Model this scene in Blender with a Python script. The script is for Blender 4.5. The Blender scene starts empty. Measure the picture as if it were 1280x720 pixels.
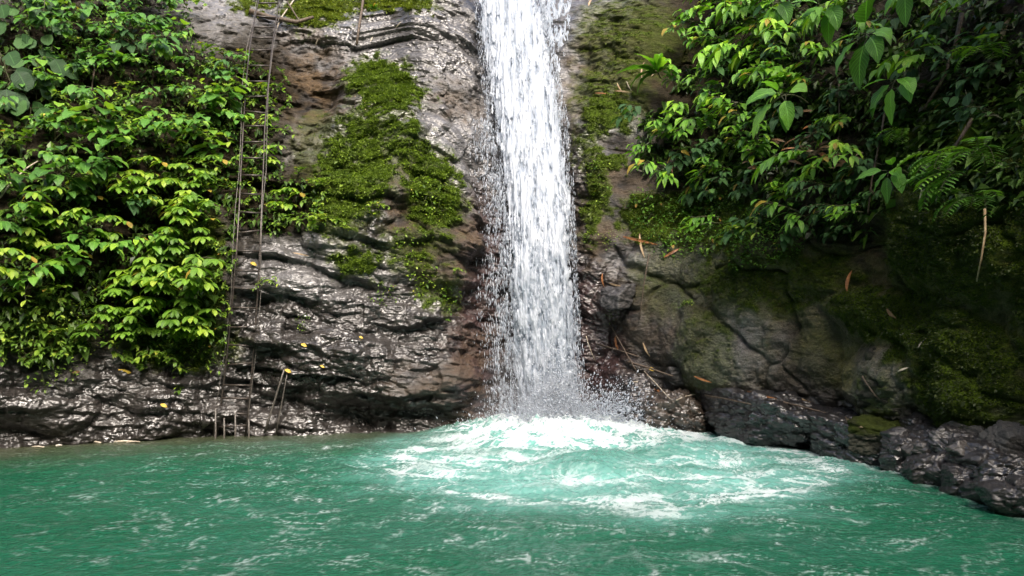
import bpy, math, random
import numpy as np
from mathutils import Vector, Matrix, Euler
from mathutils.bvhtree import BVHTree

S = bpy.context.scene
COL = S.collection
R = math.radians
rng = np.random.default_rng(7)
random.seed(7)

# ------------------------------------------------------------------ camera, sky, sun, exposure
CAM_H, PITCH, FPX = 1.6, math.atan(38 / 967), 967.0
cd = bpy.data.cameras.new('camera')
cam = bpy.data.objects.new('camera', cd)
COL.objects.link(cam)
cam.location = (0, 0, CAM_H)
cam.rotation_euler = (R(90) + PITCH, 0, 0)
cd.sensor_width = 36
cd.lens = 36 * FPX / 1280
cd.clip_end = 500
S.camera = cam
SUN_EL, SUN_AZ = R(50), R(162)          # azimuth from +Y towards +X: high behind of the viewer
w = bpy.data.worlds.new('World')
S.world = w
w.use_nodes = True
nt = w.node_tree
bg = nt.nodes['Background']
sky = nt.nodes.new('ShaderNodeTexSky')
sky.sky_type = 'NISHITA'
sky.sun_disc = False
sky.sun_elevation = SUN_EL
sky.sun_rotation = SUN_AZ
sky.dust_density = 8.0
sky.air_density = 1.0
nt.links.new(sky.outputs['Color'], bg.inputs['Color'])
bg.inputs['Strength'].default_value = 0.15
sl = bpy.data.lights.new('sun', 'SUN')
sl.energy = 1.4
sl.angle = R(17)
sl.color = (1.0, 0.96, 0.9)
sun = bpy.data.objects.new('sun', sl)
COL.objects.link(sun)
sd = Vector((math.sin(SUN_AZ) * math.cos(SUN_EL), math.cos(SUN_AZ) * math.cos(SUN_EL), math.sin(SUN_EL)))
sun.rotation_euler = sd.to_track_quat('Z', 'Y').to_euler()
S.view_settings.view_transform = 'Standard'
S.view_settings.look = 'None'
S.view_settings.exposure = 1.4
S.view_settings.gamma = 1
S.view_settings.use_curve_mapping = False
S.render.engine = 'CYCLES'
S.cycles.use_denoising = True
S.cycles.max_bounces = 8
S.cycles.diffuse_bounces = 3
S.cycles.glossy_bounces = 3
S.cycles.transmission_bounces = 4
S.cycles.transparent_max_bounces = 8
S.cycles.sample_clamp_indirect = 4

# ------------------------------------------------------------------ noise
def _h(ix, iy, iz, seed):
    n = (ix.astype(np.uint32) * np.uint32(374761393)) ^ (iy.astype(np.uint32) * np.uint32(668265263)) ^ (iz.astype(np.uint32) * np.uint32(2147483647 - 1234567)) ^ np.uint32((seed * 974711 + 12345) & 0xffffffff)
    n = (n ^ (n >> np.uint32(13))) * np.uint32(1274126177)
    n = (n ^ (n >> np.uint32(15))) * np.uint32(2246822519)
    return n ^ (n >> np.uint32(16))

def _u(h):
    return (h & np.uint32(0xffffff)).astype(np.float32) / np.float32(0xffffff)

def gn2(x, y, seed=0):
    """2-D gradient noise, about -1..1"""
    x = np.asarray(x, np.float32); y = np.asarray(y, np.float32)
    xi = np.floor(x); yi = np.floor(y)
    fx = x - xi; fy = y - yi
    xi = xi.astype(np.int64); yi = yi.astype(np.int64)
    ux = fx * fx * fx * (fx * (fx * 6 - 15) + 10); uy = fy * fy * fy * (fy * (fy * 6 - 15) + 10)
    z = np.zeros_like(xi)
    def g(dx, dy):
        a = _u(_h(xi + dx, yi + dy, z, seed)) * np.float32(6.2831853)
        return np.cos(a) * (fx - dx) + np.sin(a) * (fy - dy)
    a = g(0, 0); b = g(1, 0); c = g(0, 1); d = g(1, 1)
    return ((a + (b - a) * ux) * (1 - uy) + (c + (d - c) * ux) * uy) * np.float32(1.5)

def fbm(x, y, octv=4, seed=0, gain=0.5, lac=2.03):
    o = 0; a = 1.0; t = 0
    for i in range(octv):
        o = o + a * gn2(x, y, seed + i * 17); t += a
        x = x * lac + 3.1; y = y * lac - 1.7; a *= gain
    return o / t

def ridged(x, y, octv=4, seed=0, gain=0.5, lac=2.03):
    o = 0; a = 1.0; t = 0
    for i in range(octv):
        o = o + a * (1 - np.abs(gn2(x, y, seed + i * 17)) * 1.6); t += a
        x = x * lac + 3.1; y = y * lac - 1.7; a *= gain
    return o / t

def lumps(x, y, seed=0, slope=0.5, curv=0.8, hvar=0.5):
    """upper envelope of tilted paraboloids, one per jittered cell: rounded blocks that meet in creases"""
    x = np.asarray(x, np.float32); y = np.asarray(y, np.float32)
    xi = np.floor(x).astype(np.int64); yi = np.floor(y).astype(np.int64)
    z = np.zeros_like(xi)
    best = np.full(x.shape, -9, np.float32); second = best.copy(); bid = np.zeros(x.shape, np.float32)
    for dx in (-1, 0, 1):
        for dy in (-1, 0, 1):
            cx = xi + dx; cy = yi + dy
            h1 = _h(cx, cy, z, seed)
            px = cx + _u(h1); py = cy + _u(_h(cx, cy, z, seed + 1))
            hh = _u(_h(cx, cy, z, seed + 2))
            gx = _u(_h(cx, cy, z, seed + 3)) - 0.5; gy = _u(_h(cx, cy, z, seed + 4)) - 0.5
            ex = x - px; ey = y - py
            v = hh * hvar + slope * 2 * (gx * ex + gy * ey) - curv * (ex * ex + ey * ey)
            up = v > best
            second = np.where(up, best, np.maximum(second, v))
            bid = np.where(up, hh, bid)
            best = np.where(up, v, best)
    return best, best - second, bid

def ss(a, b, x):
    t = np.clip((x - a) / (b - a), 0, 1)
    return t * t * (3 - 2 * t)

def mix(a, b, t):
    return a + (b - a) * t

# ------------------------------------------------------------------ meshes, tags, materials
def grid_mesh(name, P, smooth=True, keep=None, attrs=None, cols=None):
    """P: (n, m, 3) grid of points; keep: (n-1, m-1) mask of the quads that stay"""
    n, m, _ = P.shape
    idx = np.arange(n * m).reshape(n, m)
    q = np.stack([idx[:-1, :-1], idx[:-1, 1:], idx[1:, 1:], idx[1:, :-1]], -1)
    q = q.reshape(-1, 4) if keep is None else q[keep]
    return poly_mesh(name, P.reshape(-1, 3), q, smooth, attrs, cols)

def poly_mesh(name, V, F, smooth=True, attrs=None, cols=None, uv=None, mats=None):
    V = np.asarray(V, np.float32); F = np.asarray(F, np.int32)
    used = np.unique(F)
    if len(used) < len(V):
        re = np.zeros(len(V), np.int32); re[used] = np.arange(len(used)); F = re[F]; V = V[used]
        if attrs: attrs = {k: np.asarray(v).reshape(-1)[used] for k, v in attrs.items()}
        if cols: cols = {k: np.asarray(v).reshape(-1, np.shape(v)[-1])[used] for k, v in cols.items()}
        if uv is not None: uv = uv[used]
    k = F.shape[1]
    me = bpy.data.meshes.new(name)
    me.vertices.add(len(V)); me.vertices.foreach_set('co', V.ravel())
    me.loops.add(F.size); me.loops.foreach_set('vertex_index', F.ravel())
    me.polygons.add(len(F)); me.polygons.foreach_set('loop_start', np.arange(0, F.size, k, dtype=np.int32))
    me.polygons.foreach_set('use_smooth', np.full(len(F), smooth, bool))
    if mats is not None: me.polygons.foreach_set('material_index', np.asarray(mats, np.int32))
    for a, v in (attrs or {}).items():
        at = me.attributes.new(a, 'FLOAT', 'POINT'); at.data.foreach_set('value', np.ascontiguousarray(np.asarray(v, np.float32).ravel()))
    for a, v in (cols or {}).items():
        v = np.asarray(v, np.float32).reshape(len(V), -1)
        if v.shape[1] == 3: v = np.concatenate([v, np.ones((len(V), 1), np.float32)], 1)
        at = me.attributes.new(a, 'FLOAT_COLOR', 'POINT'); at.data.foreach_set('color', np.ascontiguousarray(v.ravel()))
    if uv is not None:
        ul = me.uv_layers.new(name='UVMap'); ul.data.foreach_set('uv', np.ascontiguousarray(uv[F.ravel()], np.float32).ravel())
    me.update(calc_edges=True)
    return me

def link(name, me, mat=None, parent=None, loc=None):
    o = bpy.data.objects.new(name, me)
    COL.objects.link(o)
    for m in (mat if isinstance(mat, (list, tuple)) else [mat] if mat else []):
        if me is not None and (m.name not in [x.name for x in me.materials if x]): me.materials.append(m)
    if parent: o.parent = parent
    if loc is not None: o.location = loc
    return o

def tag(o, label=None, cat=None, group=None, kind=None):
    if label: o['label'] = label
    if cat: o['category'] = cat
    if group: o['group'] = group
    if kind: o['kind'] = kind
    return o

def empty(name, loc=(0, 0, 0), rz=0.0):
    o = bpy.data.objects.new(name, None)
    COL.objects.link(o)
    o.location = loc; o.rotation_euler = (0, 0, rz)
    o.empty_display_size = 0.1
    return o

class NT:
    def __init__(s, name):
        s.m = bpy.data.materials.new(name); s.m.use_nodes = True
        s.t = s.m.node_tree; s.p = s.t.nodes['Principled BSDF']; s.out = s.t.nodes['Material Output']
    def n(s, typ, ins=None, **kw):
        x = s.t.nodes.new('ShaderNode' + typ)
        for k, v in kw.items(): setattr(x, k, v)
        for k, v in (ins or {}).items():
            if hasattr(v, 'is_linked') or hasattr(v, 'links'): s.t.links.new(v, x.inputs[k])
            else: x.inputs[k].default_value = v
        return x
    def l(s, a, b): s.t.links.new(a, b)
    def attr(s, name): return s.n('Attribute', attribute_name=name)
    def math(s, op, a, b=0.0, c=None, clamp=False):
        x = s.n('Math', {0: a, 1: b}, operation=op, use_clamp=clamp)
        if c is not None:
            if hasattr(c, 'links'): s.l(c, x.inputs[2])
            else: x.inputs[2].default_value = c
        return x.outputs[0]
    def mixc(s, f, a, b, blend='MIX'):
        x = s.t.nodes.new('ShaderNodeMix'); x.data_type = 'RGBA'; x.blend_type = blend
        for i, v in ((0, f), (6, a), (7, b)):
            if hasattr(v, 'links'): s.l(v, x.inputs[i])
            else: x.inputs[i].default_value = v if i == 0 else (*v, 1) if len(v) == 3 else v
        return x.outputs[2]
    def noise(s, scale, detail=4, rough=0.55, vec=None, dist=0.0):
        x = s.n('TexNoise', {'Scale': scale, 'Detail': detail, 'Roughness': rough, 'Distortion': dist})
        if vec is not None: s.l(vec, x.inputs['Vector'])
        return x
    def ramp(s, v, lo, hi):
        return s.n('MapRange', {0: v, 1: lo, 2: hi}, clamp=True).outputs[0]

# ------------------------------------------------------------------ from a place in the view to a place on the rock
CP, SP = math.cos(PITCH), math.sin(PITCH)
def ray_dir(px, py):
    a = (px - 640) / FPX; b = -(py - 360) / FPX
    return Vector((a, CP - b * SP, SP + b * CP))
def chart(P):
    x = P[..., 0]; y = P[..., 1]; z = P[..., 2] - CAM_H
    d = np.maximum(y * CP + z * SP, 0.3)
    u = -y * SP + z * CP
    return 640 + FPX * x / d, 360 - FPX * u / d

# ------------------------------------------------------------------ the gorge wall
PATH = np.array([(-16, 3), (-11, 7.4), (-8.5, 8.7), (-6.4, 9.7), (-5.0, 10.5), (-3.8, 10.85), (-2.2, 11.05), (-0.9, 11.35), (-0.1, 11.85), (0.6, 12.0), (1.15, 11.7),
                 (1.7, 11.2), (2.5, 10.9), (3.4, 10.15), (4.3, 9.0), (4.85, 7.6), (4.95, 6.2), (4.95, 4.6), (5.3, 2.5), (6.2, 0), (7.5, -3.5)], float)
def catmull(P, n=60):
    out = []
    Q = np.vstack([2 * P[0] - P[1], P, 2 * P[-1] - P[-2]])
    for i in range(1, len(Q) - 2):
        t = np.linspace(0, 1, n, endpoint=False)[:, None]
        a, b, c, d = Q[i - 1], Q[i], Q[i + 1], Q[i + 2]
        out.append(0.5 * ((2 * b) + (-a + c) * t + (2 * a - 5 * b + 4 * c - d) * t ** 2 + (-a + 3 * b - 3 * c + d) * t ** 3))
    return np.vstack(out + [P[-1:]])
_pp = catmull(PATH)
_L = np.concatenate([[0], np.cumsum(np.linalg.norm(np.diff(_pp, axis=0), axis=1))])
_s0 = _L[np.argmin(np.abs(_pp[:, 0]) + (_pp[:, 1] < 9) * 9)]
_L = _L - _s0
_tan = np.gradient(_pp, _L, axis=0)
_nrm = np.stack([_tan[:, 1], -_tan[:, 0]], 1)
_ker = np.hanning(121); _ker /= _ker.sum()
for _k in range(2):
    _nrm[:, _k] = np.convolve(np.pad(_nrm[:, _k], 60, 'edge'), _ker, 'valid')
_nrm /= np.linalg.norm(_nrm, axis=1)[:, None]
def path_at(s):
    return np.stack([np.interp(s, _L, _pp[:, k]) for k in (0, 1)], -1), np.stack([np.interp(s, _L, _nrm[:, k]) for k in (0, 1)], -1)
def sp(x, k=0.3):
    """soft max(x, 0)"""
    return k * np.logaddexp(0, x / k)
def lean(s, z):
    left = 0.06 * z + 0.60 * sp(z - 2.5) + 0.4 * sp(z - 6.6)
    mid = 0.08 * z + 0.42 * sp(z - 2.4) + 0.5 * sp(z - 7)
    rgt = 0.22 * z + 0.30 * sp(z - 2.6) + 0.4 * sp(z - 6.8)
    far = 0.10 * z - 0.32 * ss(1.5, 2.7, z) + 0.50 * sp(z - 2.9) + 0.4 * sp(z - 6.8)
    a = ss(-3.0, 0.3, s); b = ss(1.0, 1.9, s); c = ss(2.6, 4.0, s)
    v = mix(left, mid, a); v = mix(v, rgt, b); return mix(v, far, c)
def wall_base(s, z):
    p, n = path_at(s)
    return np.stack([p[..., 0], p[..., 1], z], -1) - np.concatenate([n, np.zeros_like(n[..., :1])], -1) * lean(s, z)[..., None]

def ell(U, V, cx, cy, rx, ry, ang=0.0):
    a = math.radians(ang); c, s_ = math.cos(a), math.sin(a)
    x = (U - cx) * c + (V - cy) * s_; y = -(U - cx) * s_ + (V - cy) * c
    return np.sqrt((x / rx) ** 2 + (y / ry) ** 2)

# bulges and hollows of the wall: centre, radii, tilt, height in metres (negative: a hollow)
BULGE = [(110, 500, 150, 46, 4, .22), (235, 490, 70, 50, 20, .12), (425, 462, 150, 40, 6, .26), (470, 520, 120, 22, 4, -.20), (540, 455, 70, 60, 10, .16), (330, 470, 60, 80, 0, -.12),
         (410, 335, 95, 38, 4, .16), (520, 345, 62, 46, 6, .12), (480, 405, 130, 26, 8, .10), (330, 340, 60, 50, 0, -.10),
         (445, 215, 62, 105, 18, .42), (535, 240, 40, 95, -14, .24), (385, 112, 48, 60, 0, -.34), (480, 140, 60, 40, 20, .22), (560, 170, 75, 60, 38, .14), (575, 330, 50, 60, 30, .12),
         (595, 420, 40, 110, 0, -.22), (250, 350, 50, 90, 0, .20), (130, 330, 120, 90, 0, -.18), (60, 120, 80, 90, 0, -.25), (190, 150, 120, 100, 0, .15), (270, 40, 70, 40, 0, .15),
         (560, 60, 60, 60, 0, .12), (440, 40, 70, 36, 10, .12), (600, 200, 24, 200, 4, -.12),
         (705, 90, 26, 130, 8, .10), (745, 190, 40, 60, 10, .16), (775, 60, 60, 80, 0, .14), (790, 300, 46, 56, 8, .22), (760, 370, 36, 34, 12, .20), (745, 440, 44, 60, 0, -.10),
         (845, 370, 56, 76, 2, .30), (900, 345, 40, 70, 10, .16), (935, 430, 72, 66, 12, .30), (1010, 350, 105, 56, 4, .20), (1020, 450, 46, 60, 0, .20), (870, 430, 40, 50, 20, .12),
         (1090, 330, 50, 60, 0, -.2), (1120, 395, 60, 34, 14, .22), (1125, 480, 46, 52, 0, .34), (1175, 300, 60, 60, 0, .20), (1170, 470, 24, 70, 6, .12), (1235, 470, 62, 80, -30, .34), (1255, 330, 50, 70, 0, .2)]

def arc_len(B, s):
    """true length along the wall at that height, so that detail keeps its size where the wall fans out"""
    L = np.concatenate([np.zeros_like(s[:, :1]), np.cumsum(np.linalg.norm(np.diff(B, axis=1), axis=-1), axis=1)], 1)
    i0 = int(np.argmin(np.abs(s[0])))
    return (L - L[:, i0:i0 + 1]).astype(np.float32)
def wall_offset(s, z):
    B = wall_base(s, z)
    U, V = chart(B)
    s_geo, s = s, arc_len(B, s)
    front = ss(0.4, 1.5, B[..., 1])
    wu = 14 * fbm(s * 1.6, z * 1.6, 3, 11); wv = 14 * fbm(s * 1.6, z * 1.6, 3, 23)
    right = ss(0.9, 1.7, s_geo)
    d = np.zeros_like(s)
    for cx, cy, rx, ry, an, h in BULGE:
        r = ell(U + wu, V + wv, cx, cy, rx * 1.15, ry * 1.15, an)
        d = d + h * front * np.clip(1 - r * r, 0, 1) ** (0.75 if h > 0 else 1.3)
    # dip of the beds: rotate a little
    # the beds left of the fall slope steeply down towards it
    steep = ss(1.5, .5, ell(U, V, 556, 165, 78, 150, -8)) * front
    an_ = np.radians(-7 - 30 * steep); s1, z1 = -1.0, 3.8
    ca, sa = np.cos(an_), np.sin(an_)
    a = (s - s1) * ca + (z - z1) * sa; b = -(s - s1) * sa + (z - z1) * ca
    w1 = 0.22 * fbm(a * 1.1, b * 1.1, 3, 31); w2 = 0.22 * fbm(a * 1.1, b * 1.1, 3, 41)
    L1, e1, id1 = lumps(a * 0.75 + w1, b * 1.25 + w2, 51, .6, .5)
    L2, e2, id2 = lumps(a * 2.0 + w1 * 2, b * 4.2 + w2 * 2, 61, 1.0, .5)
    L3, e3, id3 = lumps(a * 6.5 + w1 * 7, b * 12 + w2 * 7, 71, 1.3, .6)
    L4, e4, _ = lumps(a * 17 + w1 * 16, b * 27 + w2 * 16, 81, 1.7, .7)
    dr = .30 * L1 + 0.17 * L2 + .060 * L3 + .018 * L4
    # beds: each one juts out at its foot and falls back towards its top, with a dark undercut below
    bb = b * 1.75 + .55 * fbm(a * .55, b * .4, 3, 301) + .12 * fbm(a * 3, b * 3, 3, 303)
    k_ = np.floor(bb); fr = bb - k_
    hid = _u(_h(k_.astype(np.int64), np.zeros_like(k_, np.int64), np.zeros_like(k_, np.int64), 77))
    saw = np.where(fr < .12, fr / .12, 1 - ((fr - .12) / .88) ** 1.2)
    bed = (.05 + .15 * hid) * saw * ss(-.35, .25, fbm(a * .7 + hid * 9, b * .5, 3, 305))
    bb2 = b * 5.6 + .9 * fbm(a * .8, b * .8, 3, 311) + .2 * fbm(a * 5, b * 5, 2, 313); f2_ = bb2 - np.floor(bb2)
    bed = bed + .05 * np.where(f2_ < .15, f2_ / .15, 1 - (f2_ - .15) / .85) * ss(-.2, .3, fbm(a * 1.3, b * 1.6, 3, 315))
    dr = dr + bed * (1 - .85 * right) * (.08 + .92 * ss(5.0, 3.4, z))
    crk = .05 * np.exp(-(e1 / .05) ** 2) * ss(-.1, .3, fbm(s * 1.3, z * 1.3, 2, 97)) + .02 * np.exp(-(e2 / .06) ** 2)
    dr = dr - crk + .03 * ridged(a * 3.2, b * 6.5, 4, 91) + .013 * ridged(a * 14 + w1 * 9, b * 22 + w2 * 9, 3, 95)
    # the right wall: large smooth blocks
    M1, f1, _ = lumps(s * 0.75 + w1, z * 0.95 + w2, 151, .5, .6)
    M2, f2, _ = lumps(s * 2.1 + w1 * 2, z * 2.6 + w2 * 2, 161, .5, .5)
    M3, f3, _ = lumps(s * 8 + w1 * 5, z * 8 + w2 * 5, 171, .5, .6)
    dm = .42 * M1 + .15 * M2 + .030 * M3 - .09 * np.exp(-(f1 / .035) ** 2) * ss(-.45, .0, fbm(s * 1.1, z * 1.1, 2, 197)) - .015 * np.exp(-(f2 / .05) ** 2) * ss(0, .3, fbm(s * 1.7, z * 1.7, 2, 198)) + .04 * fbm(s * 3, z * 3, 4, 181) + .030 * ridged(s * 7, z * 7, 5, 183, .6)
    mix_r = np.clip(right * (.85 + .3 * fbm(s * 2, z * 2, 2, 7)), 0, 1)
    low = ss(1.1, .2, z) * right
    mix_r = mix_r * (1 - .6 * low)
    d = d + mix(dr * (1 - .75 * right * ss(2.2, 3.6, z)), dm, mix_r) + mix_r * (.12 + .25 * ss(2.6, 1.8, z)) * (.045 * L3 + .022 * L4 + .02 * ridged(a * 14 + w1 * 9, b * 22 + w2 * 9, 3, 95))
    smooth_slab = ss(1.2, .6, ell(U, V, 405, 335, 90, 34, 4)) + ss(1.2, .6, ell(U, V, 560, 195, 40, 60, -30)); d = d - np.clip(smooth_slab, 0, 1) * front * (.045 * (L3 - .4) + .024 * (L4 - .4))
    gully = np.exp(-((U - 668) / 62) ** 2) * front
    d = d * (1 - .55 * gully) - .10 * gully
    return d, U, V, dict(e1=e1, e2=e2, f1=f1, f2=f2, right=right, front=front, id2=id2)

def wall_points(s, z, off):
    p, n = path_at(s)
    o = off - lean(s, z)
    P = np.stack([p[..., 0] + n[..., 0] * o, p[..., 1] + n[..., 1] * o, z], -1)
    return P

sv = np.concatenate([np.linspace(-15, -7.6, 60, endpoint=False), np.arange(-7.6, 7.6, .0145), np.linspace(7.6, 13.5, 80)])
zv = np.concatenate([np.arange(-.9, -.12, .06), np.arange(-.12, 7.7, .0145), np.linspace(7.7, 10.3, 40)])
SS, ZZ = np.meshgrid(sv.astype(np.float32), zv.astype(np.float32))
off, U, V, X = wall_offset(SS, ZZ)
WP = wall_points(SS, ZZ, off)
SN = arc_len(wall_base(SS, ZZ), SS)

# --- what grows and lies on the rock: masks laid out on the wall
def patch(cx, cy, rx, ry, ang=0, soft=.45, warp=16, seed=3):
    q = fbm(SN * 5, ZZ * 5, 4, seed) * warp * 1.6
    q2 = fbm(SN * 5, ZZ * 5, 4, seed + 50) * warp * 1.6
    return ss(1 + soft, 1 - soft, ell(U + q, V + q2, cx, cy, rx, ry, ang))
gzn = np.gradient(off, axis=0) / .0145
upface = ss(.25, -.9, gzn)                 # surfaces that look up hold moss
moss = np.zeros_like(SS)
MOSS = [(400, 22, 46, 26, 0, .9), (318, 12, 28, 14, 0, .8), (480, 12, 70, 14, 0, .75), (640, -40, 60, 20, 0, .4), (445, 222, 48, 90, 18, .74), (395, 185, 34, 60, 0, .42), (478, 118, 50, 38, 30, .8), (530, 245, 34, 60, -16, .75),
        (500, 190, 24, 40, -20, .7), (445, 330, 34, 22, 0, .75), (508, 315, 44, 30, 20, .55), (545, 370, 40, 26, 20, .5), (250, 345, 40, 84, 0, .85), (225, 430, 90, 34, 0, .6), (60, 410, 70, 46, 0, .55),
        (790, 50, 80, 60, 0, .55), (770, 120, 60, 60, 0, .55), (765, 145, 34, 26, 0, .95), (745, 190, 26, 30, 0, .6), (775, 205, 20, 12, 0, .9), (755, 250, 20, 60, 6, .7), (835, 275, 54, 34, 0, .85), (900, 275, 70, 44, 0, .75),
        (850, 350, 60, 60, 0, .45), (900, 440, 50, 70, 0, .5), (980, 350, 130, 50, 0, .6), (1120, 395, 66, 34, 14, .8), (1180, 300, 80, 70, 0, .75), (1240, 470, 70, 90, 0, .85), (1180, 400, 60, 60, 0, .7), (1250, 330, 60, 80, 0, .7), (1200, 190, 110, 70, 0, .75), (1255, 240, 60, 60, 0, .8), (1060, 440, 60, 60, 0, .4), (1130, 500, 40, 50, 0, .5)]
for cx, cy, rx, ry, an, st in MOSS:
    moss = np.maximum(moss, st * patch(cx, cy, rx, ry, an))
# beyond the view on the right, the wall is mossy as well
moss = np.maximum(moss, .7 * ss(6.3, 7.5, SS)); moss = np.maximum(moss, .7 * ss(-6.6, -8, SS) * ss(1, 2, ZZ))
moss_n = .5 + .5 * fbm(SN * 7, ZZ * 7, 4, 201)
moss_m = ss(.40, .74, moss * (.45 + .75 * moss_n + .30 * upface)) * ss(.05, .35, ZZ)
soil = np.zeros_like(SS)
for cx, cy, rx, ry, an, st in [(385, 118, 46, 60, 0, .9), (510, 270, 26, 60, -10, .8), (545, 310, 40, 50, 20, .7), (560, 135, 40, 22, 20, .5), (800, 70, 70, 60, 0, .75), (740, 90, 30, 60, 10, .7), (790, 250, 60, 60, 0, .6),
                               (760, 300, 30, 30, 0, .7), (590, 480, 40, 80, 0, .5), (1090, 250, 120, 80, 0, .7), (850, 380, 70, 80, 0, .45), (870, 520, 50, 30, 10, .7), (540, 480, 60, 24, 10, .4)]:
    soil = np.maximum(soil, st * patch(cx, cy, rx, ry, an, .6))
pale = np.zeros_like(SS)
for cx, cy, rx, ry, an, st in [(270, 30, 60, 46, 0, .9), (430, 60, 60, 30, 0, .6), (350, 190, 26, 60, 0, .6), (560, 190, 60, 60, 38, .55), (400, 335, 80, 40, 0, .45), (560, 90, 60, 90, 0, .35), (945, 430, 44, 60, 10, .85), (1140, 470, 36, 26, 0, .7),
                               (1190, 545, 40, 20, 30, .4), (835, 330, 50, 16, 0, .7), (800, 160, 30, 12, 0, .6), (700, 80, 24, 120, 6, .6), (860, 380, 20, 60, 0, .3)]:
    pale = np.maximum(pale, st * patch(cx, cy, rx, ry, an, .5))
red = np.maximum(patch(600, 400, 40, 140, 0, .6), patch(745, 440, 40, 90, 0, .6)) * .8
dryR = X['right'] * ss(3.0, 4.2, SS) * ss(.55, 1.0, ZZ + .3 * fbm(SN * 2, ZZ * 2, 3, 5))
nA = .5 + .5 * fbm(SN * 2.2, ZZ * 3.4, 5, 211)[..., None]
nB = .5 + .5 * fbm(SN * 11, ZZ * 17, 4, 221)[..., None]
C = lambda *c: np.array(c, np.float32)
col = mix(C(.009, .008, .0076), C(.042, .037, .034), nA) * (.7 + .6 * nB)
col = mix(col, C(.14, .12, .09) * (.45 + 1.1 * nB), dryR[..., None] * .5)
stain = ss(.45, .7, .5 + .5 * fbm(SN * 5, ZZ * .8, 4, 261)) * dryR
col = col * (1 - .55 * stain[..., None])
olive = ss(.40, .66, .5 + .5 * fbm(SN * 1.6, ZZ * 1.9, 5, 263)) * dryR
col = mix(col, C(.14, .125, .040) * (.5 + nB), olive[..., None] * .8)
col = mix(col, C(.20, .20, .205) * (.5 + 1.0 * nB), pale[..., None] * (.35 + .65 * nB))
col = mix(col, C(.050, .026, .026) * (.6 + .8 * nB), red[..., None])
col = mix(col, mix(C(.055, .034, .016), C(.12, .078, .035), nB), soil[..., None] * ss(.3, .6, nA))
mcol = mix(C(.026, .046, .006), C(.10, .165, .012), np.clip(.15 + .9 * (.5 + .5 * fbm(SN * 3, ZZ * 3, 4, 231)[..., None]) * (.5 + nB), 0, 1))
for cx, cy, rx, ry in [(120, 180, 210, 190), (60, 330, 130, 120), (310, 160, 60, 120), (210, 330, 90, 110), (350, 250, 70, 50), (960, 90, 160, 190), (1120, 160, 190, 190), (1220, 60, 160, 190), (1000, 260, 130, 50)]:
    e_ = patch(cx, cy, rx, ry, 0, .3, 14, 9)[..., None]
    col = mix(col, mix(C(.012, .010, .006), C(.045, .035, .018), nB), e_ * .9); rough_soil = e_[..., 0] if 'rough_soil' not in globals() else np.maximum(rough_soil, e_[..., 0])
film = np.clip(ss(.18, .6, moss) * .8 * (1 - moss_m), 0, 1)[..., None] * ss(.35, .65, nB + .2)
col = mix(col, C(.058, .072, .014), film)
col = mix(col, mcol, moss_m[..., None])
rough = .15 + .12 * nB[..., 0] + .10 * nA[..., 0]
rough = mix(rough, .7, rough_soil * .9)
rough = mix(rough, .62, np.clip(soil + .0, 0, 1) * .8)
rough = mix(rough, .5, dryR * .75)
rough = mix(rough, .3, pale * .6 * (1 - dryR))
rough = mix(rough, .85, moss_m)
rough = mix(rough, .2, ss(.25, .0, ZZ) * .8)
cushion = moss_m * (.018 + .03 * moss_n + .012 * fbm(SN * 30, ZZ * 30, 3, 241))
WP = wall_points(SS, ZZ, off + cushion)

m = NT('wet_rock')
a_col = m.attr('col').outputs['Color']; a_r = m.attr('rgh').outputs['Fac']; a_m = m.attr('moss').outputs['Fac']
tc = m.n('TexCoord').outputs['Object']
mp = m.n('Mapping', {'Vector': tc, 'Scale': (.75, .75, 1.6)}).outputs[0]
n1 = m.noise(9, 2.6, .52, mp, .9); n2 = m.noise(90, 4, .62, mp)
vr = m.n('TexVoronoi', {'Vector': mp, 'Scale': 18.0}, feature='F1')
sp_ = m.ramp(n2.outputs['Fac'], .35, .68)
c1 = m.mixc(.6, a_col, m.mixc(n1.outputs['Fac'], (.25, .25, .25), (1.7, 1.7, 1.7)), 'MULTIPLY')
c1 = m.mixc(m.math('ADD', .35, m.math('MULTIPLY', m.attr('dry').outputs['Fac'], .4)), c1, m.mixc(sp_, (.35, .35, .35), (1.6, 1.55, 1.5)), 'MULTIPLY')
m.l(c1, m.p.inputs['Base Color'])

iso = m.noise(24, 6, .6, tc, .2); wetn = m.noise(1.7, 4, .6, tc)
wet_ = m.math('MULTIPLY', m.ramp(wetn.outputs['Fac'], .44, .64), m.math('SUBTRACT', 1.0, m.attr('dry').outputs['Fac']))
hgt = m.math('ADD', m.math('MULTIPLY', n1.outputs['Fac'], m.math('ADD', .30, m.math('MULTIPLY', wet_, .70))), m.math('MULTIPLY', vr.outputs['Distance'], .25))
hgt = m.math('ADD', hgt, m.math('MULTIPLY', iso.outputs['Fac'], m.math('MULTIPLY', m.attr('dry').outputs['Fac'], 1.3)))
hgt = m.math('ADD', hgt, m.math('MULTIPLY', n2.outputs['Fac'], m.ramp(a_r, .25, .8)))
m.l(m.math('ADD', m.math('ADD', a_r, m.math('MULTIPLY', m.math('SUBTRACT', 1.0, wet_), .16)), m.math('MULTIPLY', m.math('SUBTRACT', n2.outputs['Fac'], .5), .15), clamp=True), m.p.inputs['Roughness'])
bp = m.n('Bump', {'Height': hgt, 'Strength': 1.0, 'Distance': .055})
m.l(bp.outputs[0], m.p.inputs['Normal'])
m.l(m.math('ADD', .12, m.math('MULTIPLY', m.ramp(a_r, .62, .25), .68)), m.p.inputs['Specular IOR Level'])
a_d = m.attr('dry').outputs['Fac']
m.l(m.math('MULTIPLY', m.ramp(a_r, .55, .22), m.math('ADD', .12, m.math('MULTIPLY', wet_, .8))), m.p.inputs['Coat Weight'])          # the film of water on the wet parts
m.p.inputs['Coat Roughness'].default_value = .085; m.p.inputs['Coat IOR'].default_value = 1.4
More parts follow.
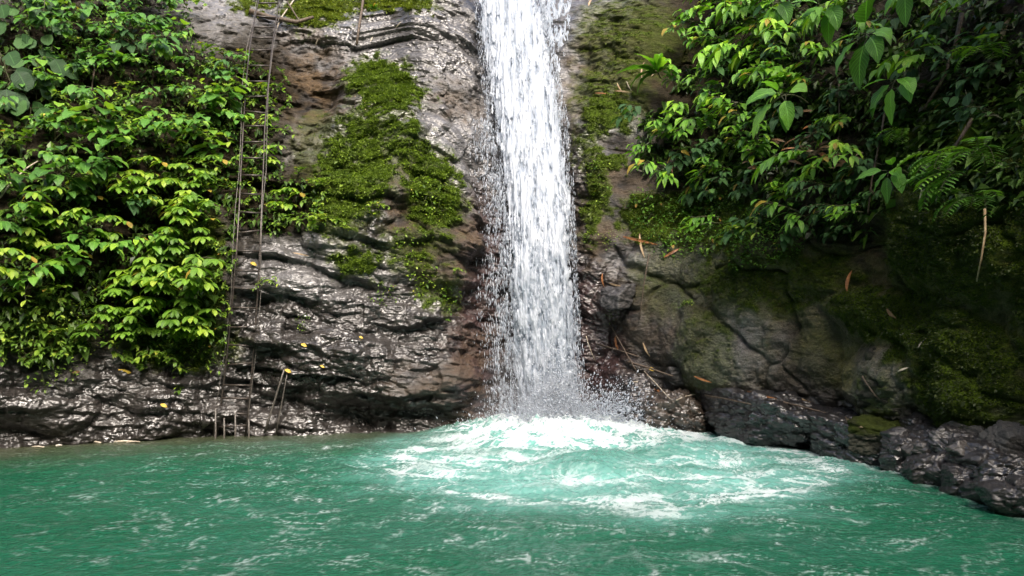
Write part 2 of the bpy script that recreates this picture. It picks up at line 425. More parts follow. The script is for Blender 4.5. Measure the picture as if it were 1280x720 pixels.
bp2 = m.n('Bump', {'Height': hgt, 'Strength': .8, 'Distance': .04})
m.l(bp2.outputs[0], m.p.inputs['Coat Normal'])
ROCK = m.m

wall_me = grid_mesh('cliff', WP, attrs=dict(rgh=rough, moss=moss_m, dry=np.clip(np.maximum(dryR, X['right'] * ss(1.7, 2.8, SS) * ss(.5, .9, ZZ)), 0, 1)), cols=dict(col=col))
cliff = link('cliff', wall_me, ROCK)
tag(cliff, 'dark wet rock wall of the gorge that curves round the green pool', 'rock wall', kind='structure')

# coarse copy of the wall for putting things on it
ci = np.arange(0, WP.shape[0], 4); cj = np.arange(0, WP.shape[1], 4)
CW = WP[np.ix_(ci, cj)]
_n, _m = CW.shape[:2]
_idx = np.arange(_n * _m).reshape(_n, _m)
_q = np.stack([_idx[:-1, :-1], _idx[:-1, 1:], _idx[1:, 1:], _idx[1:, :-1]], -1).reshape(-1, 4)
BV = BVHTree.FromPolygons(CW.reshape(-1, 3).tolist(), _q.tolist())
O = Vector((0, 0, CAM_H))
def hit(px, py):
    """the point of the rock wall seen in that direction, and the wall's outward direction in plan there"""
    d = ray_dir(px, py).normalized()
    p, n, i, t = BV.ray_cast(O, d)
    if p is None: return None, None
    s_i = sv[cj[min((i % (_m - 1)), _m - 2)]]
    _, nn = path_at(np.array([s_i]))
    return p, Vector((nn[0, 0], nn[0, 1], 0)).normalized()
def at(px, py, Y):
    d = ray_dir(px, py)
    return O + d * (Y / d.y)

# ------------------------------------------------------------------ the ground under everything and the unseen bank behind the viewer
def ground():
    g = np.linspace(-300, 300, 61)
    GX, GY = np.meshgrid(g, g)
    P = np.stack([GX, GY, np.full_like(GX, -1.6)], -1)
    m = NT('river_bed'); nz = m.noise(1.2, 6)
    m.l(m.mixc(nz.outputs['Fac'], (.05, .045, .03), (.12, .10, .07)), m.p.inputs['Base Color']); m.p.inputs['Roughness'].default_value = .8
    tag(link('ground', grid_mesh('ground', P), m.m), 'brown river bed under the pool', 'ground', kind='structure')
    # unseen wooded bank behind the viewer, raised tall to darken the reflections
    t = np.linspace(R(150), R(395), 240); h = np.linspace(0, 1, 80)
    T, H = np.meshgrid(t, h)
    rad = 13 + 10 * H + 1.6 * fbm(T * 6, H * 5, 4, 301) + .9 * fbm(T * 22, H * 16, 3, 302)
    P = np.stack([rad * np.cos(T), 4 + rad * np.sin(T), -1.5 + 24 * H + 2.0 * fbm(T * 9, H * 5, 3, 303)], -1)
    m = NT('unseen_wooded_bank'); nz = m.noise(2.5, 7, .7)
    m.l(m.mixc(m.ramp(nz.outputs['Fac'], .3, .7), (.012, .022, .006), (.06, .10, .02)), m.p.inputs['Base Color']); m.p.inputs['Roughness'].default_value = .7
    tag(link('unseen_bank', grid_mesh('unseen_bank', P[:, ::-1]), m.m), 'unseen wooded bank behind the viewer, raised tall to darken reflections', 'hillside', kind='structure')
ground()

# ------------------------------------------------------------------ unseen tree put overhead to shade the right side of the gorge
def shade_canopy(name, base, top, rad, n, seed, label):
    r_ = np.random.default_rng(seed)
    root = empty(name, base); tag(root, label, 'tree')
    b = np.array(base); t = np.array(top)
    pts = b + (t - b) * np.linspace(0, 1, 9)[:, None]; pts[:, 2] += .8 * np.sin(np.linspace(0, math.pi, 9))
    a = np.linspace(0, 2 * math.pi, 11)
    ring_ = np.stack([np.cos(a), np.sin(a), np.zeros_like(a)], -1)
    P = pts[:, None] + ring_[None] * np.linspace(.22, .07, 9)[:, None, None] - b
    mt = NT('bark'); mt.p.inputs['Base Color'].default_value = (.07, .05, .035, 1); mt.p.inputs['Roughness'].default_value = .8
    link('trunk', grid_mesh('trunk', P), mt.m, root)
    cl = t + r_.normal(size=(90, 3)) * np.array(rad) * .5
    c = cl[r_.integers(0, 90, n)] + r_.normal(0, .38, (n, 3)) - b
    d = r_.normal(size=(n, 3)); d[:, 2] = d[:, 2] * .5 - .3; d /= np.linalg.norm(d, axis=1)[:, None]
    s_ = np.cross(d, r_.normal(size=(n, 3)) * .4 + np.array([0, 0, 1.])); s_ /= np.linalg.norm(s_, axis=1)[:, None]
    l = r_.uniform(.14, .3, (n, 1))
    V_ = np.stack([c, c + d * l * .5 + s_ * l * .22, c + d * l, c + d * l * .5 - s_ * l * .22], 1).reshape(-1, 3)
    ml = NT('shade_canopy_leaf'); ml.p.inputs['Base Color'].default_value = (.04, .10, .015, 1); ml.p.inputs['Roughness'].default_value = .4
    link('shade_crown', poly_mesh('shade_crown', V_, np.arange(n * 4).reshape(n, 4), False), ml.m, root)
shade_canopy('tree', (6.9, 8.2, 5.6), (5.9, 5.6, 8.0), (2.0, 3.4, 1.3), 4500, 3, 'unseen leaning tree put overhead to shade the right side of the pool')

# ------------------------------------------------------------------ the waterfall
# outline of the falling water (v along the drop): v, left, right
FALL = np.array([(-60, 590, 664), (0, 597, 676), (80, 604, 691), (160, 615, 706), (240, 630, 713), (300, 636, 715), (360, 634, 718), (430, 638, 723), (500, 642, 726), (556, 640, 730)], float)
def fall_y(z):
    return 11.38 + .07 * np.maximum(z, 0) + .42 * sp(z - 2.5)
def fall_point(u_, v_):
    """solve for the depth at which that line of sight meets the falling sheet"""
    a = (u_ - 640) / FPX; b = -(v_ - 360) / FPX
    dy = CP - b * SP; dz = SP + b * CP
    y = np.full_like(a, 11.5)
    for _ in range(12): y = fall_y(CAM_H + dz / dy * y)
    return np.stack([a / dy * y, y, CAM_H + dz / dy * y], -1)
m = NT('falling_water')
m.l(m.mixc(m.attr('thin').outputs['Fac'], (.47, .51, .57), (.22, .265, .33)), m.p.inputs['Base Color']); m.p.inputs['Roughness'].default_value = .35
m.p.inputs['Subsurface Weight'].default_value = 0.0
tr = m.n('BsdfTranslucent', {'Color': (.85, .92, 1, 1)}); mx = m.n('MixShader', {0: .3, 1: m.p.outputs[0], 2: tr.outputs[0]})
m.l(mx.outputs[0], m.out.inputs['Surface'])
WHITE = m.m
fall = empty('waterfall', (.45, 11.5, 0))
tag(fall, 'white waterfall dropping down the dark rock wall into the pool', 'waterfall')

def fall_sheet(name, n, mm, spread, back, thr, seed, amp):
    vv = np.linspace(-60, 556, n); tt = np.linspace(-spread, 1 + spread, mm)
    TT, VV = np.meshgrid(tt, vv)
    l = np.interp(VV, FALL[:, 0], FALL[:, 1]) + 7 * fbm(VV * .013, VV * 0, 3, seed + 11); r = np.interp(VV, FALL[:, 0], FALL[:, 2]) + 6 * fbm(VV * .014, VV * 0 + 9, 3, seed + 13)
    UU = mix(l, r, TT)
    P = fall_point(UU, VV)
    x, z = P[..., 0], P[..., 2]
    dd = (P[..., 1] - 11.4) + -z                       # runs down the sheet
    q = x * 13 + .35 * fbm(x * 6, dd * 2, 3, seed)
    lump = fbm(q, dd * 3.0, 4, seed + 3)
    lump2 = fbm(x * 36 + .6 * lump, dd * 7.5, 3, seed + 5)
    core = 1 - np.abs(TT * 2 - 1) ** 3
    P[..., 1] -= back + .16 * np.clip(core, -1, 1) + amp * lump + amp * .45 * lump2
    dens = 1.1 * np.clip(1 - np.abs(TT * 2 - 1) ** 4, -2, 1) + .62 * lump + .5 * lump2
    f = dens[:-1, :-1]
    return P, f > thr, ss(.55, -.25, .9 * lump + .55 * lump2 + .25 * core)
P, k, th_ = fall_sheet('core', 620, 150, .10, 0.0, .38, 401, .05)
link('water_sheet', grid_mesh('water_sheet', P - np.array(fall.location), keep=k, attrs=dict(thin=th_)), WHITE, fall)
P, k, th_ = fall_sheet('front', 620, 150, .16, .07, .80, 431, .06)
link('water_veil', grid_mesh('water_veil', P - np.array(fall.location), keep=k, attrs=dict(thin=th_)), WHITE, fall)

OCT_V = np.array([(1, 0, 0), (-1, 0, 0), (0, 1, 0), (0, -1, 0), (0, 0, 1), (0, 0, -1)], np.float32)
OCT_F = np.array([(0, 2, 4), (2, 1, 4), (1, 3, 4), (3, 0, 4), (2, 0, 5), (1, 2, 5), (3, 1, 5), (0, 3, 5)])
def drops(name, P, size, stretch, ax=None):
    """many small drops as one mesh; size and stretch per drop, ax: unit direction of flight per drop"""
    n = len(P)
    if ax is None: ax = np.tile(np.array([[0, 0, 1.]]), (n, 1))
    ref = np.where(np.abs(ax[:, :1]) < .9, np.array([[1., 0, 0]]), np.array([[0, 1., 0]]))
    e1 = np.cross(ax, ref); e1 /= np.linalg.norm(e1, axis=1)[:, None]; e2 = np.cross(ax, e1)
    V = P[:, None] + size[:, None, None] * (OCT_V[None, :, 0, None] * e1[:, None] + OCT_V[None, :, 1, None] * e2[:, None] + OCT_V[None, :, 2, None] * ax[:, None] * stretch[:, None, None])
    F = OCT_F[None] + (np.arange(n) * 6)[:, None, None]
    return poly_mesh(name, V.reshape(-1, 3), F.reshape(-1, 3))
def fall_drops():
    n = 75000
    v_ = rng.uniform(-40, 550, n)
    l = np.interp(v_, FALL[:, 0], FALL[:, 1]); r = np.interp(v_, FALL[:, 0], FALL[:, 2])
    t = rng.beta(1.3, 1.3, n) * 1.14 - .07
    # loose spray thrown to the left of the lower half
    s_ = rng.random(n) < .20
    t = np.where(s_ & (v_ > 150), -np.abs(rng.normal(0, .20, n)), t)
    P = fall_point(mix(l, r, t), v_)
    P[:, 1] -= rng.uniform(-.02, .30, n) * (1 - .5 * np.abs(2 * t - 1))
    q = fbm(P[:, 0] * 11, P[:, 2] * 3.3, 3, 471)
    keep = (q + rng.normal(0, .22, n) > -.05)
    P = P[keep]; m_ = len(P)
    sz = rng.lognormal(math.log(.0029), .45, m_)
    return P, np.clip(sz, .0015, .012), rng.uniform(2.5, 11, m_)
P, sz, st = fall_drops()
o = link('falling_drops', drops('falling_drops', P - np.array(fall.location), sz, st), WHITE, fall); o['kind'] = 'stuff'
# thin water sliding over the grey rock right of the lip
vv = np.linspace(-30, 150, 260); tt = np.linspace(0, 1, 110)
TT, VV = np.meshgrid(tt, vv)
UU = mix(np.interp(VV, [-30, 0, 90, 150], [656, 664, 680, 698]), np.interp(VV, [-30, 40, 100, 150], [716, 712, 706, 710]), TT)
P = fall_point(UU, VV); P[..., 1] += .02
f1 = fbm(P[..., 0] * 12 + .5 * P[..., 2], P[..., 2] * 3.2 - P[..., 0] * 2, 4, 481) + .4 * fbm(P[..., 0] * 40, P[..., 2] * 12, 3, 482)
P[..., 1] -= .05 * f1
k = (f1 - .40 * ss(0, 140, VV) + .30 * (1 - TT))[:-1, :-1] > .0
link('side_veil', grid_mesh('side_veil', P - np.array(fall.location), keep=k, attrs=dict(thin=np.clip(1.0 - 1.2 * f1, 0, 1))), WHITE, fall)

# splash thrown up where the water lands
def splash():
    n = 26000
    a = rng.uniform(0, 2 * math.pi, n); rr = np.abs(rng.normal(0, .55, n))
    base = np.stack([.66 + rr * np.cos(a) * 1.15, 11.0 + rr * np.sin(a) * .7, np.zeros(n)], 1)
    hh = rng.exponential(.25, n) * np.exp(-rr * .8)
    base[:, 2] = .05 + hh
    dirv = np.stack([np.cos(a) * .6, np.sin(a) * .6, np.full(n, 1.)], 1); dirv /= np.linalg.norm(dirv, axis=1)[:, None]
    sz = np.clip(rng.lognormal(math.log(.0050), .5, n), .0015, .018)
    # clots flung to the right of the fall
    k = 4200
    ang = rng.normal(R(34), R(24), k); d = np.abs(rng.normal(.6, .38, k))
    c = np.stack([.95 + d * np.cos(ang), 10.75 + rng.normal(0, .18, k), .08 + d * np.sin(ang) * .75 - .12 * d * d], 1)
    c[:, 2] = np.maximum(c[:, 2], .02)
    cv = np.stack([np.cos(ang), np.zeros(k), np.sin(ang)], 1)
    P = np.vstack([base, c]); A = np.vstack([dirv, cv])
    sz = np.concatenate([sz, np.clip(rng.lognormal(math.log(.0055), .5, k), .002, .018)])
    return P, sz, rng.uniform(1, 2.4, n + k), A
P, sz, st, A = splash()
tag(link('splash', drops('splash', P, sz, st, A), WHITE), 'white splash and spray at the foot of the waterfall', 'splash', kind='stuff')

# fine mist hanging round the foot of the fall
def mist():
    Vs = []; Fs = []; k = 0
    for cx, cy, cz, rx, ry, rz in [(.35, 10.75, .25, .95, .55, .65), (.15, 11.0, .5, .6, .4, .8)]:
        t = np.linspace(0, 2 * math.pi, 33)[:-1]; h = np.linspace(.02, math.pi - .02, 17); T_, H_ = np.meshgrid(t, h)
        V_ = np.stack([cx + rx * np.sin(H_) * np.cos(T_), cy + ry * np.sin(H_) * np.sin(T_), cz + rz * np.cos(H_)], -1).reshape(-1, 3)
        i_ = np.arange(17 * 32).reshape(17, 32); j_ = np.roll(i_, -1, 1)
        Fs.append(np.stack([i_[:-1], i_[1:], j_[1:], j_[:-1]], -1).reshape(-1, 4) + k); Vs.append(V_); k += len(V_)
    m = NT('mist'); m.t.nodes.remove(m.p)
    v = m.n('VolumePrincipled', {'Color': (.95, .97, 1, 1), 'Density': .2, 'Anisotropy': .2}); m.l(v.outputs[0], m.out.inputs['Volume'])
    tag(link('mist', poly_mesh('mist', np.vstack(Vs), np.vstack(Fs)), m.m), 'fine mist hanging round the foot of the waterfall', 'mist', kind='stuff')
mist()

# ------------------------------------------------------------------ the pool
xv = np.concatenate([np.linspace(-30, -7.2, 40, endpoint=False), np.arange(-7.2, 5.2, .0135), np.linspace(5.2, 14, 20)])
yv = np.concatenate([np.linspace(-24, 3.6, 40, endpoint=False), np.arange(3.6, 12.4, .019)])
PX, PY = np.meshgrid(xv.astype(np.float32), yv.astype(np.float32))
CX, CY = .68, 10.9
dx = PX - CX; dy = PY - CY
rad = np.sqrt((dx * .92) ** 2 + (dy * .95) ** 2)
wx = .35 * fbm(PX * .9, PY * .9, 3, 501); wy = .35 * fbm(PX * .9, PY * .9, 3, 511)
# boiling water: from the landing point it spreads to a rim some four metres out
ring = np.sqrt(((PX - 1.05 + wx) / 2.55) ** 2 + ((PY - 8.9 + wy) / 2.55) ** 2)
boil = ss(1.22, .62, ring)
near = ss(2.2, .3, rad)
ca = np.arctan2(dy, dx)
amp = .35 + .65 * ss(7.5, 1.5, rad)
waves = .016 * fbm(PX * 1.7 + wx, PY * 2.6 + wy, 3, 521) + .016 * ridged(PX * 3.2 + wx * 2, PY * 4.0 + wy * 2, 3, 531) + .0075 * ridged(PX * 8 + wx * 4, PY * 9.5 + wy * 4, 3, 541) + .0018 * fbm(PX * 34, PY * 48, 2, 545)
rings = .012 * np.sin(rad * 9.5 + 2.2 * fbm(PX * 1.2, PY * 1.2, 3, 551)) * ss(.6, 2, rad) * ss(6.5, 3, rad)
mound = .13 * np.exp(-(((PX - .83) / .55) ** 2 + ((PY - 8.25) / .5) ** 2)) + .11 * np.exp(-(((PX - 1.9) / .7) ** 2 + ((PY - 8.9) / .5) ** 2)) + .09 * np.exp(-(((PX - .2) / .6) ** 2 + ((PY - 9.3) / .6) ** 2))
heap = near * (.06 + .20 * ridged(PX * 3.0, PY * 3.0, 5, 561, .6))
Zw = amp * waves * 2.2 + rings + boil * (mound + .035 * fbm(PX * 2.4, PY * 3, 4, 571) + .018 * ridged(PX * 9, PY * 12, 3, 575)) + heap
calm = ss(9.6, 10.6, PY) * ss(-.6, -1.8, PX)
Zw = Zw * (1 - .6 * calm)
# foam
fx = (PX + .5 * wx) * .72; fy = PY + .5 * wy
f_big = fbm(fx * 1.1, fy * 1.9, 4, 601)
web = ridged(fx * 2.0, fy * 2.7, 5, 611, .62)
web2 = ridged(fx * 6, fy * 8, 4, 621, .6)
fine = fbm(PX * 26, PY * 30, 3, 631)
def web(sc, seed, wd, x=fx, y=fy):
    return ss(wd, 0, np.abs(gn2(x * sc + .35 * fine / sc, y * sc * 1.1, seed)))
env = ss(1.18, .80, ring) * .95 + 1.2 * near
rimd = np.exp(-((ring - .94) / .09) ** 2) * ss(.6, -.3, (PY - 9.4))
env = env + .45 * rimd
W = 1 - (1 - .85 * web(1.15, 711, .26)) * (1 - .75 * web(2.5, 712, .24)) * (1 - .62 * web(5.5, 713, .24)) * (1 - .45 * web(12, 714, .26))
clear_ = np.exp(-(((PX - .83) / .45) ** 2 + ((PY - 8.15) / .40) ** 2)) * .45 + np.exp(-(((PX - 2.2) / .5) ** 2 + ((PY - 9.3) / .5) ** 2)) * .4 + np.exp(-(((PX + .15) / .4) ** 2 + ((PY - 7.5) / .35) ** 2)) * .4 + np.exp(-(((PX - .6) / .7) ** 2 + ((PY - 7.1) / .22) ** 2)) * .35
fo = env * (W * (.85 + .5 * f_big) + .18 * fine) - clear_ * (1 - near) + .28 * near
foam = ss(.32, .98, fo)
# froth near the boil and painted sky glints on wavelets, as thin broken lines
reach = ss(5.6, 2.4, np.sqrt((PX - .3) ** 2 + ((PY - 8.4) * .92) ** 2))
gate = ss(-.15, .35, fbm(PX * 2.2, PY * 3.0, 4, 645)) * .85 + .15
froth_glint_lines = np.maximum(web(3.6, 721, .13, (PX + wx) * .62, PY * 1.15 + wy) * ss(-.1, .3, fine + .2), np.maximum(.8 * web(7.5, 722, .15, (PX + wx) * .6, PY * 1.2 + wy) * ss(0, .3, fine + .1), .7 * web(14, 723, .2, PX * .6, PY * 1.2) * ss(.1, .4, fine + .1)))
froth_glint = froth_glint_lines * gate * (.15 + .40 * reach) * (1 - .9 * calm)
edge = ss(.30, .0, np.abs(PX - np.interp(PY, [5.5, 6.4, 7.3, 8.5, 9.5], [4.35, 4.2, 4.15, 3.9, 3.2]))) * ss(.4, .75, ridged(PX * 4, PY * 5, 3, 651))* (PX > 2)
foam = np.clip(np.maximum(np.maximum(foam, froth_glint), .7 * edge), 0, 1)  # the foam mask also carries the painted sky glints
aer = np.clip(ss(1.3, .75, ring) * (.66 + .6 * f_big) + .10 * reach * (.6 + f_big) + .3 * near, 0, 1)      # bubbles under the surface
# shallow shelf along the left wall, with the dark rock's reflection painted in
wy_left = np.interp(PX, _pp[:, 0], _pp[:, 1])
shelf_refl = ss(2.7, .2, (wy_left - PY) + .35 * fbm(PX * 1.5, PY * 1.5, 3, 661)) * ss(.4, -.6, PX)
m = NT('pool_water')
af = m.attr('foam').outputs['Fac']; aa = m.attr('aer').outputs['Fac']; as_ = m.attr('shelf_refl').outputs['Fac']  # foam attribute: froth and painted sky glints
tc = m.n('TexCoord').outputs['Object']
mp = m.n('Mapping', {'Vector': tc, 'Scale': (1, 1.7, 1)}).outputs[0]
big = m.noise(.8, 3, .5, mp)
c = m.mixc(big.outputs['Fac'], (.004, .050, .0245), (.0078, .083, .042))
c = m.mixc(as_, c, (.040, .044, .024)); c = m.mixc(aa, c, (.125, .315, .28))
f2 = m.noise(60, 3, .6, mp)
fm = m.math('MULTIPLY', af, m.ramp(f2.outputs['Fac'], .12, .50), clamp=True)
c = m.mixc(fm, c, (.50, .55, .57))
m.l(c, m.p.inputs['Base Color'])
m.l(m.math('ADD', .07, m.math('MULTIPLY', fm, .5)), m.p.inputs['Roughness'])
m.p.inputs['IOR'].default_value = 1.33
w1 = m.noise(16, 4, .6, mp); w2 = m.noise(45, 3, .6, mp)
hh = m.math('ADD', m.math('MULTIPLY', w1.outputs['Fac'], 1.0), m.math('MULTIPLY', w2.outputs['Fac'], .35))
hh = m.math('ADD', hh, m.math('MULTIPLY', fm, .5))
m.l(m.n('Bump', {'Height': hh, 'Strength': .55, 'Distance': .03}).outputs[0], m.p.inputs['Normal'])
pool = link('pool_water', grid_mesh('pool_water', np.stack([PX, PY, Zw], -1), attrs=dict(foam=foam, aer=aer, shelf_refl=shelf_refl)), m.m)  # foam attribute holds froth and painted sky glints
tag(pool, 'green pool with white foam spreading from the waterfall', 'pool', kind='structure')

# ------------------------------------------------------------------ boulders and ledges at the foot of the right wall
def rock_mesh(name, dims, seed, flat=.25, planes=16, tint=(.05, .048, .05), mossy=0.0, rgh=.18, n=190):
    r_ = np.random.default_rng(seed)
    th = np.linspace(0, 2 * math.pi, n); ph = np.linspace(0.001, math.pi - .001, n // 2)
    T, H = np.meshgrid(th, ph)
    D = np.stack([np.sin(H) * np.cos(T), np.sin(H) * np.sin(T), np.cos(H)], -1)
    N = r_.normal(size=(planes, 3)); N /= np.linalg.norm(N, axis=1)[:, None]
    N = np.vstack([N, np.eye(3), -np.eye(3)]); hk = np.concatenate([r_.uniform(.72, 1.05, planes), np.full(6, .92)])
    q = np.maximum(D @ N.T, 1e-3) / hk
    r = 1 / (np.sum(q ** 34, -1) ** (1 / 34))
    P = D * r[..., None]
    a = P[..., 0] * dims[0] + P[..., 2] * .6 * dims[2] + seed; b = P[..., 1] * dims[1] - P[..., 0] * .25 * dims[0] + P[..., 2] * .8 * dims[2]
    c_ = P[..., 2] * dims[2]
    L2, e2, _ = lumps(a * 3.2, c_ * 6 + b * 1.5, seed + 1, .8, .6)
    L3, e3, _ = lumps(a * 10, c_ * 17 + b * 5, seed + 2, .9, .6)
    dsp = .11 * (L2 - .4) + .04 * (L3 - .4) - .02 * np.exp(-(e2 / .06) ** 2) + .035 * ridged(a * 6, c_ * 14 + b * 5, 4, seed + 3)
    P = P * np.array(dims) * .5
    P = P + D * (dsp * min(1, 1.2 * min(dims)))[..., None]
    nA = (.5 + .5 * fbm(a * 4, c_ * 6 + b * 2, 4, seed + 4))[..., None]
    col = np.array(tint, np.float32) * (.45 + 1.0 * nA)
    mm = ss(.45, .75, mossy * (.6 + .8 * nA[..., 0]) * ss(-.4, .4, D[..., 2]))
    col = mix(col, np.array((.045, .06, .012), np.float32) * (.5 + nA), mm[..., None])
    P[:, -1] = P[:, 0]
    return grid_mesh(name, P[:, ::-1], attrs=dict(rgh=mix(rgh + .12 * nA[..., 0], .85, mm), moss=mm), cols=dict(col=col))
ROCKS = []
def rock(px, py, Y, dims, rz, seed, label, dz=0, tilt=0.0, **kw):
    p = at(px, py, Y)
    o = link('boulder', rock_mesh('boulder', dims, seed, **kw), ROCK)
    o.location = (p.x, p.y, p.z + dz); o.rotation_euler = (tilt * .4, tilt, rz)
    ROCKS.append(o)
    return tag(o, label, 'boulder')
LA = math.atan2(-1.7, 1.18)
rock(962, 526, 9.9, (2.3, .95, .74), LA, 11, 'long black wet ledge rising from the foam under the pale boulder', tint=(.020, .019, .020), tilt=.05)
rock(1068, 552, 8.95, (1.35, .85, .62), LA - .1, 12, 'glistening black slab at the far end of the long ledge beside the rubble', tint=(.018, .017, .018), tilt=.10)
rock(850, 522, 10.85, (1.0, .9, .80), -.25, 13, 'brown wet block standing between the splash and the long black ledge', tint=(.055, .043, .034), tilt=.12)
rock(800, 508, 11.0, (.55, .5, 1.0), -.1, 14, 'dark narrow rock wedged behind the splash right of the waterfall', tint=(.04, .034, .034), tilt=-.12)
rock(1122, 486, 8.75, (.80, .8, 1.0), -.6, 15, 'grey green rounded boulder with a pale top above the rubble', tint=(.075, .075, .062), rgh=.55, mossy=.5, planes=22)
rock(1105, 545, 8.5, (.62, .55, .42), -.8, 16, 'mossy olive stone between the black slab and the rubble', tint=(.06, .06, .045), rgh=.5, mossy=.8)
rubble = [(1128, 566, 8.1, .50, 21, 'dark angular rock at the start of the rubble beside the black slab'), (1160, 552, 8.0, .46, 22, 'shiny black rock leaning on the rubble under the grey green boulder'), (1165, 590, 7.6, .44, 23, 'low black rock washed by foam at the middle of the rubble'),
          (1190, 566, 7.6, .52, 24, 'glossy grey rock sitting high in the middle of the rubble'), (1205, 604, 7.1, .44, 25, 'reddish black rock at the water edge of the rubble'), (1226, 578, 7.2, .56, 26, 'pointed wet rock in the rubble under the mossy bulge'),
          (1240, 618, 6.8, .44, 27, 'small dark rock half sunk in green water beyond the reddish one'), (1258, 596, 6.8, .60, 28, 'sloping grey slab near the end of the rubble'), (1275, 630, 6.35, .50, 29, 'round black rock at the near end of the rubble'),
          (1150, 530, 8.3, .40, 30, 'small brown rock tucked under the grey green boulder'), (1215, 545, 7.7, .46, 31, 'pale streaked upright rock behind the rubble'), (1262, 560, 7.2, .55, 32, 'grey upright rock below the mossy bulge near the end of the rubble')]
for px, py, Y, s, sd_, lb in rubble:
    r_ = random.Random(sd_)
    s *= .86
    rock(px, py, Y, (s * r_.uniform(1, 1.4), s, s * r_.uniform(.75, 1.05)), r_.uniform(-1.6, .2), sd_, lb, tilt=r_.uniform(-.4, .4), planes=11, tint=(.022, .0205, .021) if sd_ < 31 else (.075, .075, .072), rgh=.22 if sd_ < 31 else .4, n=150)
r_ = random.Random(99)
for i in range(26):
    t = r_.random(); px = mix(1105, 1285, t); py = mix(556, 628, t) - r_.uniform(-12, 34) ; Y = mix(8.35, 6.3, t) + r_.uniform(-.05, .35); s = r_.uniform(.16, .30)
    o = rock(px, py, Y, (s * r_.uniform(1, 1.6), s, s * r_.uniform(.6, 1)), r_.uniform(-2, 1), 200 + i, 'small black wet stone among the rubble between the black slab and the water', tilt=r_.uniform(-.6, .6), planes=9, tint=r_.choice([(.03, .028, .03), (.05, .045, .042), (.02, .019, .02)]), rgh=.24, n=70)
    o['group'] = 'small stones of the rubble'
for px, py, Y, s, sd_, lb in [(848, 470, 10.9, .34, 41, 'small grey stone resting on the ledge under the pale boulder'), (878, 482, 10.7, .26, 42, 'little dark stone beside the small grey stone on the ledge'), (772, 372, 11.3, .5, 43, 'black shiny block jutting out right of the waterfall'),
                              (905, 500, 10.4, .3, 44, 'flat brown stone lying at the start of the long ledge')]:
    rock(px, py, Y, (s * 1.2, s, s * .8), sd_, sd_, lb, planes=10, tint=(.05, .047, .047), rgh=.3, n=90)

# ------------------------------------------------------------------ leaves
class Plant:
    """collects leaves and stems of one plant"""
    def __init__(s, seed):
        s.r = random.Random(seed); s.V = []; s.F = []; s.UV = []; s.rn = []; s.n = 0; s.SV = []; s.SF = []; s.sn = 0
    def leaf(s, base, d, L, W, droop=.5, fold=.15, shape='ovate', seg=5, up=None, young=None):
        d = Vector(d).normalized(); p = Vector(base)
        up = Vector(up) if up is not None else Vector((0, 0, 1))
        side = d.cross(up)
        if side.length < 1e-3: side = Vector((1, 0, 0))
        side.normalize()
        rr = s.r.random() if young is None else young
        tw = s.r.uniform(-.35, .35)
        side = (Matrix.Rotation(tw, 3, d) @ side)
        base_n = s.n
        for i in range(seg + 1):
            t = i / seg
            if shape == 'ovate': wd = (math.sin(math.pi * min(1, t ** .72)) ** .85) if 0 < t < 1 else 0
            elif shape == 'round': wd = (1 - abs(2 * (t ** .85) - 1) ** 2.4) ** .6 if 0 < t < 1 else 0
            elif shape == 'lance': wd = (math.sin(math.pi * t ** .8) ** 1.15) if 0 < t < 1 else 0
            elif shape == 'obov': wd = (math.sin(math.pi * t ** 1.35) ** .9) if 0 < t < 1 else 0
            else: wd = min(1, t * 6 + .35) * (1 - t ** 4)            # strap
            nrm = side.cross(d)
            if nrm.z < 0 and shape != 'strap': pass
            h = wd * W * .5
            wav = .12 * h * math.sin(i * 2.1 + rr * 9)
            e = nrm * (fold * h)
            for k, (sg, u) in enumerate(((-1, 0), (0, .5), (1, 1))):
                q = p + side * (sg * h) + (e + nrm * wav * sg if sg else Vector((0, 0, 0)))
                s.V.append(q); s.UV.append((u, t)); s.rn.append(rr)
            s.n += 3
            st = L / seg
            p = p + d * st
            # bend towards the ground
            ax = d.cross(Vector((0, 0, -1)))
            if ax.length > 1e-3: d = (Matrix.Rotation(droop / seg, 3, ax.normalized()) @ d).normalized()
            side = (side - d * side.dot(d)).normalized()
        for i in range(seg):
            a = base_n + i * 3
            s.F += [(a, a + 1, a + 4, a + 3), (a + 1, a + 2, a + 5, a + 4)]
    def tube(s, pts, r0, r1=None, k=5):
        r1 = r0 * .5 if r1 is None else r1
        pts = [Vector(p) for p in pts]; b = s.sn
        for i, p in enumerate(pts):
            d = (pts[min(i + 1, len(pts) - 1)] - pts[max(i - 1, 0)]).normalized()
            a = d.orthogonal().normalized(); c = d.cross(a)
            r = mix(r0, r1, i / max(1, len(pts) - 1))
            for j in range(k):
                an = 2 * math.pi * j / k
                s.SV.append(p + (a * math.cos(an) + c * math.sin(an)) * r)
        s.sn += k * len(pts)
        for i in range(len(pts) - 1):
            for j in range(k):
                s.SF.append((b + i * k + j, b + i * k + (j + 1) % k, b + (i + 1) * k + (j + 1) % k, b + (i + 1) * k + j))
    def meshes(s, name):
        uv = np.array(s.UV, np.float32)
        fo = poly_mesh(name + '_foliage', np.array([tuple(v) for v in s.V]), np.array(s.F), True, dict(rnd=np.array(s.rn)), None, uv)
        st = poly_mesh(name + '_stem', np.array([tuple(v) for v in s.SV]), np.array(s.SF)) if s.SF else None
        return fo, st

def dirv(az, el):
    """az 0 is away from the wall (-Y), positive to the right"""
    return Vector((math.sin(az) * math.cos(el), -math.cos(az) * math.cos(el), math.sin(el)))
def arc(p, d, L, droop, n=6):
    pts = [Vector(p)]; d = Vector(d).normalized(); dd = [d.copy()]
    for i in range(n):
        pts.append(pts[-1] + d * L / n)
        ax = d.cross(Vector((0, 0, -1)))
        if ax.length > 1e-3: d = Matrix.Rotation(droop / n, 3, ax.normalized()) @ d
        dd.append(d.copy())
    return pts, dd

